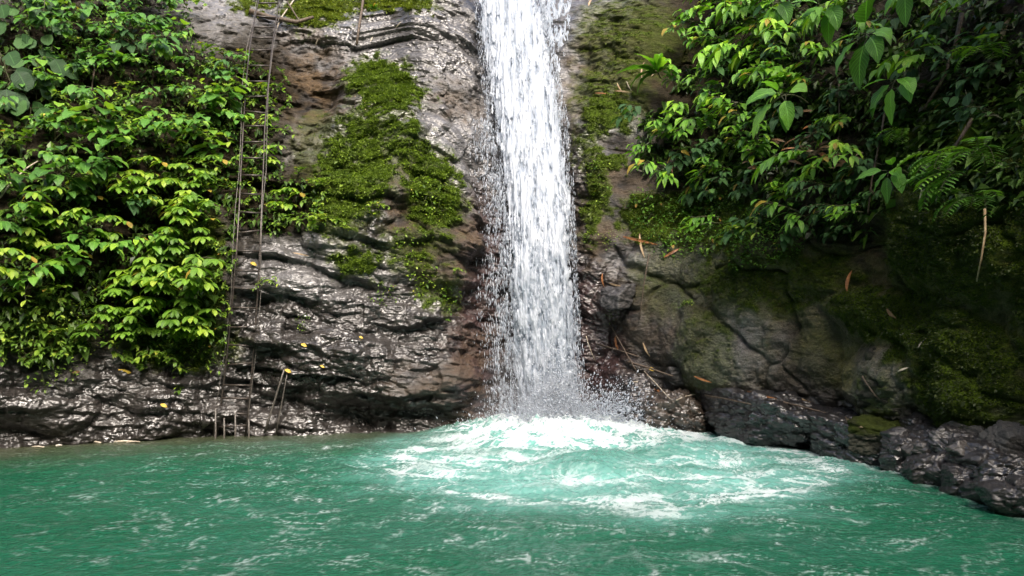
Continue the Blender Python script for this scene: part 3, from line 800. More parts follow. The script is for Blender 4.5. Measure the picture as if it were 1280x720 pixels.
def k_broad(seed, L0=.14, n=20, shape='ovate', wr=.62):
    p = Plant(seed); r = p.r; wr *= r.uniform(.68, 1.08); L0 *= r.uniform(.8, 1.2)
    for k in range(r.randint(2, 3)):
        pts, dd = arc((r.uniform(-.05, .05), 0, r.uniform(-.05, .05)), dirv(r.uniform(-.8, .8), r.uniform(.0, .9)), r.uniform(.18, .34), r.uniform(.2, .9))
        p.tube(pts, .006, .003)
        for j in range(n // 2):
            i = r.randint(2, 6); L = L0 * r.uniform(.65, 1.25)
            d = (dd[i] * .35 + dirv(r.uniform(-1.5, 1.5), r.uniform(-.2, .7))).normalized()
            pe, de = arc(pts[i], d, L * r.uniform(.3, .7), .5, 3); p.tube(pe, .003, .002, 4)
            p.leaf(pe[-1], (de[-1] + Vector((0, -.25, -.1))), L, L * wr * r.uniform(.85, 1.15), r.uniform(.3, 1.0), .18, shape, 7)
    return p
def k_droop(seed, L0=.125):
    p = Plant(seed); r = p.r
    for k in range(r.randint(6, 8)):
        o = Vector((r.uniform(-.13, .13), 0, r.uniform(-.12, .12)))
        pts, dd = arc(o, dirv(r.uniform(-.7, .7), r.uniform(.1, .8)), r.uniform(.1, .22), .8, 4); p.tube(pts, .005, .003)
        nn = r.randint(6, 8); a0 = r.uniform(-.2, .2)
        for j in range(nn):
            az = a0 + (j / (nn - 1) - .5) * 3.3
            L = L0 * r.uniform(.8, 1.2)
            p.leaf(pts[-1], dirv(az, r.uniform(-.35, .05)), L, L * r.uniform(.34, .46), r.uniform(.7, 1.2), .2, 'obov')
    return p
def k_shrub(seed, L0=.075, n=60):
    p = Plant(seed); r = p.r
    for k in range(5):
        pts, dd = arc((r.uniform(-.12, .12), 0, r.uniform(-.12, .12)), dirv(r.uniform(-1, 1), r.uniform(-.5, .9)), r.uniform(.14, .3), r.uniform(.3, 1.2)); p.tube(pts, .004, .002, 4)
        for j in range(n // 5):
            i = r.randint(1, 6); L = L0 * r.uniform(.6, 1.2)
            p.leaf(pts[i], dd[i] * .5 + dirv(r.uniform(-1.6, 1.6), r.uniform(-.7, .5)), L, L * r.uniform(.38, .55), r.uniform(.3, 1.1), .2, 'ovate', 4)
    return p
def k_creep(seed, L0=.05, n=70, rx=.24):
    p = Plant(seed); r = p.r
    for k in range(4):
        a = r.uniform(0, 6.28); pts = [Vector((math.cos(a) * rx * t, -.02 - .03 * math.sin(t * 3), math.sin(a) * rx * t - .05 * t)) for t in (0, .25, .5, .75, 1)]
        p.tube(pts, .0025, .0015, 4)
    for j in range(n):
        a = r.uniform(0, 6.28); q = rx * math.sqrt(r.random()); L = L0 * r.uniform(.5, 1.25)
        p.leaf((math.cos(a) * q, -r.uniform(.015, .11), math.sin(a) * q), dirv(r.uniform(-1.5, 1.5), r.uniform(-.9, .5)), L, L * r.uniform(.45, .65), r.uniform(.2, .9), .15, 'ovate', 3)
    return p
def k_lance(seed, L0=.22, n=8, reach=.75):
    p = Plant(seed); r = p.r
    for k in range(r.randint(2, 4)):
        pts, dd = arc((r.uniform(-.08, .08), 0, r.uniform(-.05, .05)), dirv(r.uniform(-1.0, .6), r.uniform(.1, .9)), reach * r.uniform(.7, 1.1), r.uniform(.8, 1.6), 10); p.tube(pts, .006, .002)
        for i in range(3, 11):
            for sg in ((-1, 1) if r.random() < .5 else (r.choice((-1, 1)),)):
                L = L0 * r.uniform(.7, 1.2); sd = dd[i].cross(Vector((0, 0, 1))).normalized()
                p.leaf(pts[i], dd[i] * r.uniform(.5, .9) + sd * sg * r.uniform(.5, 1) + Vector((0, -.15, r.uniform(-.3, .1))), L, L * r.uniform(.26, .36), r.uniform(.5, 1.2), .22, 'lance')
        p.leaf(pts[-1], dd[-1], L0 * .9, L0 * .28, .5, .2, 'lance')
    return p
def k_big(seed, L0=.32, n=6, wr=.46):
    p = Plant(seed); r = p.r
    pts, dd = arc((0, 0, 0), dirv(r.uniform(-.5, .3), .5), .35, 1.0, 6); p.tube(pts, .008, .004)
    a0 = r.uniform(0, 6)
    for j in range(n):
        a = a0 + j * 6.283 / n + r.uniform(-.3, .3); L = L0 * r.uniform(.75, 1.2)
        d = Vector((math.cos(a), -.45, math.sin(a) * .7 - .1))
        pe, de = arc(pts[-1 - (j % 2)], d, L * .28, .3, 3); p.tube(pe, .004, .003, 4)
        p.leaf(pe[-1], de[-1], L, L * wr * r.uniform(.9, 1.1), r.uniform(.5, 1.1), .16, 'ovate', 8, up=(0, -.6, .8))
    return p
def k_fern(seed, L0=.42, n=7):
    p = Plant(seed); r = p.r
    for k in range(n):
        pts, dd = arc((0, 0, 0), dirv(r.uniform(-1.4, 1.4), r.uniform(.1, .9)), L0 * r.uniform(.7, 1.1), r.uniform(1.2, 2.0), 12); p.tube(pts, .003, .001, 4)
        yg = r.random()
        for i in range(2, 13):
            w_ = math.sin(math.pi * (i - 1) / 12.5) ** .7
            for sg in (-1, 1):
                sd = dd[i].cross(Vector((0, 0, 1)))
                if sd.length < .1: sd = Vector((1, 0, 0))
                L = .11 * w_ * r.uniform(.85, 1.1) + .012
                p.leaf(pts[i], sd.normalized() * sg + dd[i] * .45, L, L * .24, .4, .1, 'lance', 3, young=yg)
    return p
def k_strap(seed, L0=.46, n=11):
    p = Plant(seed); r = p.r
    p.tube([(0, .03, -.05), (0, -.04, .0)], .012, .01)
    for k in range(n):
        a = (k / (n - 1) - .5) * 3.2 + r.uniform(-.15, .15); L = L0 * r.uniform(.7, 1.15)
        p.leaf((0, -.04, 0), Vector((math.sin(a), -.5, math.cos(a) * .7)), L, L * .22, r.uniform(1.0, 1.9), .25, 'lance', 9)
    return p
def k_round(seed, L0=.24, n=5):
    p = Plant(seed); r = p.r
    pts = [Vector((r.uniform(-.04, .04), -.03, .35 - .12 * i)) for i in range(7)]; p.tube(pts, .008, .006)
    for j in range(n):
        L = L0 * r.uniform(.7, 1.15); i = r.randint(0, 5)
        d = dirv(r.uniform(-1.2, 1.2), r.uniform(-.1, .5)); pe, de = arc(pts[i], d, .14, .4, 3); p.tube(pe, .004, .003, 4)
        p.leaf(pe[-1], Vector((de[-1].x * .6, -.35, -.75)), L, L * .82, r.uniform(.1, .5), .1, 'round', 7, up=(0, -1, .3))
    return p

def leaf_mat(name, dark, mid, young, rough=.34, trans=.28, vein=1.0):
    m = NT(name)
    rn = m.attr('rnd').outputs['Fac']; oi = m.n('ObjectInfo').outputs['Random']
    t = m.math('ADD', m.math('MULTIPLY', rn, .72), m.math('MULTIPLY', oi, .38))
    c = m.mixc(m.ramp(t, .1, .65), dark, mid); c = m.mixc(m.ramp(t, .62, 1.02), c, young)
    c = m.mixc(m.ramp(rn, .972, .98), c, (.30, .20, .035))
    uv = m.n('SeparateXYZ', {0: m.n('UVMap').outputs[0]})
    u = m.math('ABSOLUTE', m.math('SUBTRACT', uv.outputs[0], .5))
    rib = m.ramp(u, .045, .0)
    sv_ = m.math('SINE', m.math('MULTIPLY', m.math('SUBTRACT', uv.outputs[1], m.math('MULTIPLY', u, .55)), 62.0))
    c = m.mixc(m.math('MULTIPLY', rib, .45 * vein), c, tuple(min(1, x * 2.2 + .02) for x in mid))
    c = m.mixc(m.math('MULTIPLY', m.ramp(sv_, .75, 1.0), .22 * vein), c, tuple(min(1, x * 1.8 + .01) for x in mid))
    nz = m.noise(9, 3, .6, m.n('TexCoord').outputs['Object'])
    c = m.mixc(.5, c, m.mixc(nz.outputs['Fac'], (.55, .55, .5), (1.4, 1.4, 1.3)), 'MULTIPLY')
    m.p.inputs['Specular IOR Level'].default_value = .35
    m.l(c, m.p.inputs['Base Color'])
    m.l(m.math('ADD', rough - .04, m.math('MULTIPLY', nz.outputs['Fac'], .2)), m.p.inputs['Roughness'])
    m.l(m.n('Bump', {'Height': m.math('ADD', sv_, m.math('MULTIPLY', rib, -3.0)), 'Strength': .35 * vein, 'Distance': .002}).outputs[0], m.p.inputs['Normal'])
    tl = m.n('BsdfTranslucent', {'Color': m.mixc(1.0, c, (1.5, 1.6, .7), 'MULTIPLY')})
    m.l(m.n('MixShader', {0: trans, 1: m.p.outputs[0], 2: tl.outputs[0]}).outputs[0], m.out.inputs['Surface'])
    return m.m
LM_GLOSS = leaf_mat('glossy_leaf', (0.035, 0.096, 0.018), (0.086, 0.220, 0.032), (0.265, 0.426, 0.043), .30)
LM_DROOP = leaf_mat('drooping_leaf', (0.047, 0.111, 0.014), (0.133, 0.264, 0.025), (0.343, 0.441, 0.051), .36)
LM_SMALL = leaf_mat('small_leaf', (0.043, 0.097, 0.014), (0.125, 0.228, 0.025), (0.328, 0.426, 0.057), .38, vein=.3)
LM_LANCE = leaf_mat('lance_leaf', (0.047, 0.132, 0.014), (0.133, 0.308, 0.025), (0.312, 0.499, 0.043), .33)
LM_BIG = leaf_mat('big_leaf', (.06, .16, .022), (.12, .31, .035), (.24, .46, .05), .32, .3, 1.6)
LM_DARK = leaf_mat('dark_leaf', (0.014, 0.046, 0.014), (0.034, 0.098, 0.023), (0.069, 0.161, 0.034), .6)
LM_FERN = leaf_mat('fern_leaf', (0.040, 0.110, 0.018), (0.091, 0.211, 0.027), (0.184, 0.349, 0.030), .45, vein=0)
sm = NT('plant_stem'); sm.p.inputs['Base Color'].default_value = (.05, .055, .02, 1); sm.p.inputs['Roughness'].default_value = .6
STEM = sm.m

def make_kind(name, fn, mat, nv, **kw):
    return [(fn(1000 + 31 * i + len(name) * 7, **kw).meshes(name), mat) for i in range(nv)]
K = dict(
    broad=make_kind('broadleaf_plant', k_broad, LM_GLOSS, 5), broadS=make_kind('bright_leaf_plant', k_broad, LM_LANCE, 5, L0=.12, n=26, wr=.45),
    droop=make_kind('drooping_plant', k_droop, LM_DROOP, 5), shrub=make_kind('small_leaf_shrub', k_shrub, LM_SMALL, 5), creep=make_kind('creeper', k_creep, LM_SMALL, 4),
    lance=make_kind('lance_leaf_plant', k_lance, LM_LANCE, 5), big=make_kind('large_leaf_plant', k_big, LM_BIG, 5), fern=make_kind('fern', k_fern, LM_FERN, 4),
    strap=make_kind('strap_leaf_plant', k_strap, LM_LANCE, 3), round=make_kind('round_leaf_vine', k_round, LM_DARK, 4), under=make_kind('shade_plant', k_broad, LM_DARK, 4, L0=.13, n=18, wr=.42),
    mossfern=make_kind('moss_fern', k_creep, LM_FERN, 3, L0=.045, n=110, rx=.2))
NAME = dict(broad='broadleaf_plant', broadS='bright_leaf_plant', droop='drooping_plant', shrub='small_leaf_shrub', creep='creeper', lance='lance_leaf_plant', big='large_leaf_plant', fern='fern', strap='strap_leaf_plant', round='round_leaf_vine', under='shade_plant', mossfern='moss_fern')
PROTO = {}
KS = dict(broad=1.5, broadS=1.75, droop=1.45, shrub=1.6, creep=1.3, lance=1.35, big=1.2, fern=1.2, strap=1.25, round=1.0, under=1.8, mossfern=1.25)
def put_plant(kind, p, n, scale, label, group=None, yaw=0.0, tilt=0.0, var=None):
    v = random.randrange(len(K[kind])) if var is None else var % len(K[kind])
    (fo, st), mat = K[kind][v]
    if (kind, v) not in PROTO:
        root = empty(NAME[kind]); f = link('foliage', fo, mat, root); PROTO[kind, v] = (root, [f] + ([link('stem', st, STEM, root)] if st else []))
    else:
        r0, ch0 = PROTO[kind, v]
        root = r0.copy(); COL.objects.link(root)
        for c in ch0:
            d = c.copy(); COL.objects.link(d); d.parent = root
    for k_ in ('label', 'category', 'group'):
        if k_ in root: del root[k_]
    root.location = p; root.rotation_euler = (tilt, 0, math.atan2(n.y, n.x) + math.pi / 2 + yaw); root.scale = (scale * KS.get(kind, 1.3),) * 3
    tag(root, label, 'fern' if kind == 'fern' else 'moss fern' if kind == 'mossfern' else 'vine' if kind in ('round',) else 'creeper' if kind == 'creep' else 'plant', group)
    return root

def inside(poly, x, y):
    c = False; j = len(poly) - 1
    for i in range(len(poly)):
        xi, yi = poly[i]; xj, yj = poly[j]
        if (yi > y) != (yj > y) and x < (xj - xi) * (y - yi) / (yj - yi) + xi: c = not c
        j = i
    return c
def thicket(poly, gap, kinds, label, group, stand=(0, .15), scale=(.8, 1.2), seed=1, nmax=90):
    r = random.Random(seed); pts = []
    x0, x1 = min(p[0] for p in poly), max(p[0] for p in poly); y0, y1 = min(p[1] for p in poly), max(p[1] for p in poly)
    for _ in range(6000):
        x, y = r.uniform(x0, x1), r.uniform(y0, y1)
        if not inside(poly, x, y) or any((x - a) ** 2 + (y - b) ** 2 < gap * gap for a, b in pts): continue
        pts.append((x, y))
        if len(pts) >= nmax: break
    ks = [k for k, w_ in kinds for _ in range(w_)]
    for x, y in pts:
        p, n = hit(x, y)
        if p is None: continue
        k = r.choice(ks); random.seed(int(x * 977 + y * 131))
        lab = label[k] if isinstance(label, dict) else label; gr = group[k] if isinstance(group, dict) else group
        put_plant(k, p + n * r.uniform(*stand), n, r.uniform(*scale), lab, gr, r.uniform(-.5, .5), r.uniform(-.15, .15))
    return len(pts)

T = thicket
T([(0, 15), (60, 0), (75, 70), (50, 140), (0, 140)], 30, [('round', 1)], 'dark vine with large round leaves in the upper corner of the thicket', 'round-leaved vines', (.05, .25), (.9, 1.25), 1)
T([(40, 0), (235, 0), (240, 60), (305, 80), (300, 190), (220, 235), (60, 230), (0, 240), (0, 130), (60, 100)], 28, [('broad', 4), ('under', 1), ('shrub', 2)],
  dict(broad='glossy broad-leaved plant in the thicket above the drooping mound', under='narrow dark-leaved plant in the thicket above the drooping mound', shrub='small-leaved bush filling the thicket above the drooping mound'),
  dict(broad='glossy plants in the upper thicket', under='narrow-leaved plants in the upper thicket', shrub='small bushes in the upper thicket'), (0, .22), (.6, 1.25), 2, 80)
T([(30, -25), (235, -25), (240, 60), (300, 85), (300, 170), (200, 180), (60, 160), (70, 60)], 27, [('broad', 3), ('shrub', 1)], dict(broad='fresh green broad-leaved plant high in the thicket left of the ladder top', shrub='yellow-green small bush high in the thicket left of the ladder top'), dict(broad='fresh plants high in the thicket', shrub='small bushes high in the thicket'), (.1, .3), (.6, 1.0), 21, 50)
T([(0, 225), (160, 225), (165, 300), (130, 330), (100, 350), (0, 350)], 30, [('broad', 3), ('droop', 2), ('under', 1)],
  dict(broad='broad-leaved plant low in the thicket by the water-worn gap', droop='hanging leaf cluster low in the thicket by the water-worn gap', under='dark plant low in the thicket by the water-worn gap'),
  dict(broad='broad plants low in the thicket', droop='hanging clusters low in the thicket', under='dark plants low in the thicket'), (0, .2), (.75, 1.1), 3, 40)
T([(185, 215), (255, 215), (262, 290), (235, 300), (240, 380), (250, 410), (140, 415), (140, 370), (185, 310)], 24, [('droop', 1)], 'drooping yellow-green leaf cluster on the mound beside the ladder', 'drooping plants on the mound', (.02, .25), (.85, 1.15), 4, 50)
T([(250, 75), (350, 80), (355, 200), (405, 235), (400, 285), (350, 290), (330, 250), (255, 240)], 25, [('shrub', 4), ('droop', 1)],
  dict(shrub='small-leaved bush growing around the upper ladder', droop='hanging leaf cluster beside the upper ladder'), dict(shrub='bushes around the upper ladder', droop='hanging clusters by the upper ladder'), (-.02, .10), (.6, .95), 5, 60)
T([(0, 350), (100, 350), (130, 380), (95, 455), (40, 460), (0, 420)], 26, [('creep', 2), ('shrub', 1)],
  dict(creep='small-leaved creeper low on the rock at the far end of the thicket', shrub='low bush on the rock at the far end of the thicket'), dict(creep='creepers at the thicket foot', shrub='low bushes at the thicket foot'), (-.02, .06), (.7, 1.05), 6, 30)
T([(140, 405), (255, 400), (270, 440), (230, 462), (150, 450)], 24, [('creep', 3), ('shrub', 1)], dict(creep='tiny-leaved creeper hanging under the drooping mound', shrub='small bush under the drooping mound'), dict(creep='creepers under the mound', shrub='bushes under the mound'), (-.02, .06), (.7, 1.0), 7, 26)
T([(265, 300), (290, 300), (290, 420), (275, 430)], 26, [('shrub', 1)], 'small-leaved sprig edging the lower ladder', 'sprigs edging the lower ladder', (0, .06), (.45, .7), 8, 8)
for x, y, sc, lb in [(205, 78, 1.25, 'pale shining broad leaves standing out beside the bare rock at the thicket top'), (135, 160, 1.2, 'large-leaved plant with narrow shining leaves in the middle of the thicket'), (215, 180, 1.15, 'plant with round bright leaves above the drooping mound'), (85, 28, 1.3, 'big bright heart-shaped leaves near the top of the thicket'), (120, 215, 1.15, 'broad long-leaved plant hanging over the dark gap in the thicket'), (165, 50, 1.0, 'yellow-green broad plant below the top of the thicket'), (255, 175, 1.0, 'round-leaved bright plant between the thicket and the ladder')]:
    p, n = hit(x, y); random.seed(x); put_plant('broad', p + n * .3, n, sc, lb)
# undergrowth: the mass of little leaves that fills the thickets
def undergrowth(name, label, polys, n, L, colr, seed):
    r_ = np.random.default_rng(seed); r2 = random.Random(seed); P = []; N = []
    for poly, share in polys:
        x0, x1 = min(p[0] for p in poly), max(p[0] for p in poly); y0, y1 = min(p[1] for p in poly), max(p[1] for p in poly)
        k = 0
        while k < n * share:
            x, y = r2.uniform(x0, x1), r2.uniform(y0, y1)
            if not inside(poly, x, y): continue
            k += 1
            if gn2(np.array([x * .035]), np.array([y * .045]), seed)[0] < -.28: continue
            p, nn = hit(x, y)
            if p is not None: P.append(p); N.append(nn)
    P = np.array([tuple(p) for p in P]); N = np.array([tuple(p) for p in N]); n = len(P)
    P = P + N * (np.abs(r_.normal(0, .05, (n, 1))) + .01)
    d = N * .8 + r_.normal(0, .5, (n, 3)); d[:, 2] -= .35; d /= np.linalg.norm(d, axis=1)[:, None]
    sd = np.cross(d, np.array([0, 0, 1.]) + r_.normal(0, .3, (n, 3))); sd /= np.linalg.norm(sd, axis=1)[:, None]
    l = L * r_.lognormal(0, .35, n)[:, None]; wd = l * r_.uniform(.2, .34, (n, 1)); up = np.cross(sd, d)
    Vv = np.stack([P, P + d * l * .4 + sd * wd + up * wd * .3, P + d * l + np.array([0, 0, -.25]) * l, P + d * l * .4 - sd * wd + up * wd * .3], 1).reshape(-1, 3)
    t = np.clip(r_.beta(1.1, 2.7, n), 0, 1); cc = mix(np.array(colr[0])[None], np.array(colr[1])[None] * 1.25, t[:, None])
    m = NT('undergrowth_leaf'); c = m.attr('col').outputs['Color']; m.l(c, m.p.inputs['Base Color']); m.p.inputs['Roughness'].default_value = .38; m.p.inputs['Specular IOR Level'].default_value = .35
    tl = m.n('BsdfTranslucent', {'Color': c}); m.l(m.n('MixShader', {0: .25, 1: m.p.outputs[0], 2: tl.outputs[0]}).outputs[0], m.out.inputs['Surface'])
    tag(link(name, poly_mesh(name, Vv, np.arange(n * 4).reshape(n, 4), False, None, dict(col=np.repeat(cc, 4, 0))), m.m), label, 'undergrowth', kind='stuff')
HA = [(800, 150), (845, 120), (870, 40), (900, 0), (1000, 0), (1000, 120), (960, 215), (890, 235), (830, 230), (800, 195)]
PL_ = [(0, -20), (235, -20), (245, 60), (330, 80), (350, 130), (350, 200), (400, 240), (395, 290), (340, 295), (300, 280), (290, 330), (270, 440), (200, 455), (130, 400), (95, 450), (40, 455), (0, 430)]
undergrowth('undergrowth', 'mass of small leaves filling the thicket left of the ladder', [(PL_, 1)], 9000, .085, ((.018, .045, .008), (.11, .20, .022)), 61)
undergrowth('undergrowth', 'mass of small leaves filling the thicket on the dark wall', [([(1120, 140), (1290, 100), (1290, 260), (1180, 250), (1120, 210)], .10), (HA, .35), ([(900, -40), (1290, -40), (1290, 120), (1140, 220), (1090, 300), (1000, 300), (880, 250), (900, 100)], .65)], 11000, .10, ((.012, .032, .007), (.085, .17, .018)), 62)
# plants on the mossy rock and round the fall
for x, y, k, sc, lb in [(338, 352, 'shrub', .5, 'tiny fresh green sprig right of the lower ladder'), (378, 402, 'creep', .4, 'little creeper on the bare slab right of the lower ladder'), (470, 262, 'shrub', .6, 'bright sprig at the foot of the moss mound'), (540, 365, 'creep', 1.0, 'bright green creeper hanging under the brown overhang left of the fall'),
                        (556, 380, 'creep', .8, 'lowest bright green creeper under the brown overhang left of the fall'), (525, 340, 'creep', .8, 'trailing green creeper above the lowest creeper left of the fall'), (512, 300, 'creep', .8, 'green trail of small leaves at the crack below the moss mound'), (480, 370, 'creep', .7, 'thin creeper on the dark slab below the moss'), (535, 240, 'creep', .9, 'bright moss-like creeper on the brown rib left of the fall'), (545, 265, 'creep', .7, 'lower moss-like creeper on the brown rib left of the fall'),
                        (570, 340, 'shrub', .35, 'single tiny sprig on the brown overhang beside the fall'), (392, 275, 'shrub', .7, 'bushy sprig at the end of the plants right of the ladder'), (467, 12, 'strap', .3, 'small grass-like tuft on the yellow moss at the top'), (740, 300, 'creep', .5, 'small creeper on the wet rock right of the fall'), (765, 300, 'creep', .5, 'second small creeper beside the orange litter right of the fall'),
                        (770, 390, 'creep', .55, 'bright creeper in the crack under the black block'), (750, 215, 'creep', .7, 'moss-like creeper on the rib right of the fall'), (755, 245, 'creep', .7, 'trailing creeper lower on the rib right of the fall'), (790, 262, 'creep', .6, 'creeper on the grey stone below the bright thicket'), (862, 378, 'shrub', .3, 'tiny plant on the mossy boulder below the bright thicket')]:
    p, n = hit(x, y); random.seed(x * 7 + y); put_plant(k, p + n * .02, n, sc, lb)
# the right wall
T(HA, 26, [('broadS', 5), ('under', 1)], dict(broadS='bright green leafy plant in the thicket right of the fall', under='dark leafy plant deep in the thicket right of the fall'), dict(broadS='bright plants right of the fall', under='dark plants right of the fall'), (.0, .35), (.75, 1.15), 11, 70)
T([(880, -30), (1110, -30), (1100, 60), (1010, 100), (930, 90)], 36, [('lance', 1)], 'arching stem plant with long hanging leaves at the top of the dark wall', 'arching plants with long leaves', (.15, .6), (.75, 1.15), 12, 26)
T([(960, 130), (1080, 110), (1120, 200), (1090, 290), (1010, 300), (900, 290), (870, 240), (960, 215)], 30, [('under', 4), ('broadS', 1), ('lance', 1)],
  dict(under='dark leafy plant in the shade below the arching stems', broadS='lighter leafy plant in the shade below the arching stems', lance='small long-leaved plant in the shade below the arching stems'), dict(under='shade plants', broadS='lighter shade plants', lance='long-leaved shade plants'), (.0, .3), (.55, .95), 13, 36)
T([(805, 255), (860, 240), (960, 265), (1000, 310), (930, 320), (850, 310), (810, 290)], 21, [('mossfern', 1)], 'feathery moss fern fringing the rock under the bright thicket', 'moss ferns under the thicket', (-.01, .08), (.8, 1.2), 14, 36)
T([(1090, -20), (1290, -20), (1290, 150), (1150, 150)], 38, [('under', 2), ('lance', 2)], dict(under='dark plant in the deep shade of the upper right wall', lance='long-leaved plant in the deep shade of the upper right wall'), dict(under='dark plants on the upper right wall', lance='long-leaved plants on the upper right wall'), (.0, .3), (.6, 1.0), 15, 22)
for x, y, k, sc, so, var, lb in [(838, 98, 'strap', 1.0, .25, 0, 'bright rosette of long ribbed leaves at the edge of the thicket right of the fall'), (1042, 140, 'big', .85, .55, 0, 'bright sprig of five large ribbed leaves hanging over the dry leaf heap'), (1150, 70, 'big', 1.0, .5, 1, 'large-leaved branch with a brown dead leaf caught in it'),
                                 (1010, 25, 'big', .8, .4, 2, 'pale large-leaved sprig at the top above the arching stems'), (1205, 5, 'big', .95, .5, 3, 'big ribbed leaves hanging from the top over the bare roots'), (1185, 115, 'big', .7, .4, 4, 'dark sprig of toothed leaves beside the bare roots'), (1085, 30, 'big', .8, .45, 2, 'yellow-green large leaf sprig between the arching stems and the dead leaf'),
                                 (1236, 205, 'fern', .9, .35, 2, 'leftmost of the ferns above the hanging root'), (1275, 195, 'fern', .9, .35, 3, 'uppermost fern above the hanging root'), (1165, 222, 'big', .6, .2, 3, 'dull green sprig hanging alone on the dark wall'), (1255, 222, 'fern', 1.0, .3, 0, 'arching fern at the edge of the dark wall above the hanging root'), (1262, 250, 'fern', .75, .25, 1, 'smaller fern under the arching fern'), (1150, 170, 'fern', .55, .15, 2, 'thin fern frond above the lone dull sprig'), (1265, 70, 'fern', .8, .3, 3, 'grey-green fern near the curled dead leaf'),
                                 (1025, 275, 'broadS', .85, .2, 1, 'yellow-green seedling at the brow of the mossy boulder'), (1095, 262, 'broadS', .6, .2, 2, 'small seedling right of the yellow-green one on the brow'), (950, 290, 'shrub', .9, .2, 1, 'pale-leaved spray dangling over the mossy boulder'), (1255, 140, 'round', .5, .35, 1, 'single yellowing leaf dangling against the dark wall')]:
    p, n = hit(x, y); put_plant(k, p + n * (so + .1), n, sc * (1.3 if k == 'big' else 1.15), lb, var=var)

# ------------------------------------------------------------------ moss that stands off the rock
def moss_tufts(name, label, box, n, L=.018, colr=((.032, .066, .006), (.19, .29, .015)), seed=5):
    r_ = np.random.default_rng(seed)
    mk = (moss_m > .12) & (U > box[0]) & (U < box[2]) & (V > box[1]) & (V < box[3]) & (ZZ > .1) & (WP[..., 1] > 1)
    ii = np.flatnonzero(mk.ravel())
    if len(ii) == 0: return
    pr = (moss_m.ravel()[ii] ** 1.5); ii = r_.choice(ii, n, p=pr / pr.sum())
    P = WP.reshape(-1, 3)[ii] + r_.normal(0, .006, (n, 3))
    _, nn = path_at(SS.ravel()[ii])
    nn = np.concatenate([nn, np.full((n, 1), .35)], 1)
    d = nn + r_.normal(0, .55, (n, 3)); d[:, 2] -= .2; d /= np.linalg.norm(d, axis=1)[:, None]
    sd = np.cross(d, r_.normal(0, 1, (n, 3))); sd /= np.linalg.norm(sd, axis=1)[:, None]
    l = L * r_.lognormal(0, .4, n)[:, None]; wd = l * r_.uniform(.18, .4, (n, 1))
    Vv = np.stack([P - d * .004, P + d * l * .5 + sd * wd, P + d * l + np.array([0, 0, -.15]) * l, P + d * l * .5 - sd * wd], 1).reshape(-1, 3)
    F = np.arange(n * 4).reshape(n, 4)
    t = np.clip(.5 + .5 * fbm(P[:, 0] * 5 + P[:, 1] * 3, P[:, 2] * 6, 3, seed) + r_.normal(0, .22, n), 0, 1)
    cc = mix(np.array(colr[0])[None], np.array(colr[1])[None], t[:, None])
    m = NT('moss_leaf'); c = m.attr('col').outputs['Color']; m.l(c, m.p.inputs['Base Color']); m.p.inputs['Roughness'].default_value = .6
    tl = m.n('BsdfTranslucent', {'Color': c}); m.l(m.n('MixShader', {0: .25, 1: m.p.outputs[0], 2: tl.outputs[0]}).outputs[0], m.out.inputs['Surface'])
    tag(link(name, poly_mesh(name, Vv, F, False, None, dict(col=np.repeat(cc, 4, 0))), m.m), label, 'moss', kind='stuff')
moss_tufts('moss', 'thick green moss mound on the rock between ladder and fall', (370, 60, 600, 420), 60000, .020, seed=5)
moss_tufts('moss', 'yellow-green moss along the top of the rock', (230, -60, 690, 60), 22000, .022, ((.07, .09, .010), (.22, .29, .016)), 6)
moss_tufts('moss', 'olive moss on the rock among the ladder-side plants', (0, 240, 365, 470), 22000, .018, ((.04, .06, .008), (.17, .23, .016)), 7)
moss_tufts('moss', 'patchy moss on the brown wall right of the fall', (700, -60, 880, 330), 30000, .017, ((.034, .050, .007), (.13, .19, .012)), 8)
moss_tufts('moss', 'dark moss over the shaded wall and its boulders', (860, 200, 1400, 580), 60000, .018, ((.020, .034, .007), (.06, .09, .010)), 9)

# ------------------------------------------------------------------ things on the rock
def bar(pts, r, k=6, taper=1.0, flat=1.0):
    pts = [Vector(p) for p in pts]; n = len(pts); V_ = []
    for i, p in enumerate(pts):
        d = (pts[min(i + 1, n - 1)] - pts[max(i - 1, 0)]).normalized(); a = d.cross(Vector((0, 1, .2))).normalized(); c = d.cross(a)
        rr = r * mix(1, taper, i / max(1, n - 1))
        V_ += [p + (a * math.cos(6.2832 * j / k) + c * math.sin(6.2832 * j / k) * flat) * rr for j in range(k)]
    V_ += [pts[0], pts[-1]]
    F = []
    for i in range(n - 1):
        for j in range(k): F.append((i * k + j, i * k + (j + 1) % k, (i + 1) * k + (j + 1) % k, (i + 1) * k + j))
    for j in range(k):
        F.append((n * k, (j + 1) % k, j, n * k)); F.append((n * k + 1, (n - 1) * k + j, (n - 1) * k + (j + 1) % k, n * k + 1))
    me = bpy.data.meshes.new('bar')
    me.from_pydata([tuple(v) for v in V_], [], [f if len(set(f)) == 4 else tuple(dict.fromkeys(f)) for f in F])
    me.polygons.foreach_set('use_smooth', [True] * len(me.polygons)); me.update()
    return me
def simple(name, c1, c2, rough=.5, scale=20, metal=0.0):
    m = NT(name); nz = m.noise(scale, 5, .6, m.n('TexCoord').outputs['Object'])
    m.l(m.mixc(m.ramp(nz.outputs['Fac'], .35, .65), c1, c2), m.p.inputs['Base Color']); m.p.inputs['Roughness'].default_value = rough; m.p.inputs['Metallic'].default_value = metal
    m.l(m.n('Bump', {'Height': nz.outputs['Fac'], 'Strength': .4, 'Distance': .004}).outputs[0], m.p.inputs['Normal'])
    return m.m
IRON = simple('rusty_iron', (.02, .018, .017), (.075, .06, .05), .38, 30, .3)
ROPE = simple('grey_cable', (.06, .055, .05), (.14, .125, .11), .45, 60)
BARK = simple('brown_branch', (.035, .024, .016), (.11, .08, .055), .7, 25)
PALEW = simple('pale_wood', (.26, .22, .16), (.46, .41, .33), .6, 18)
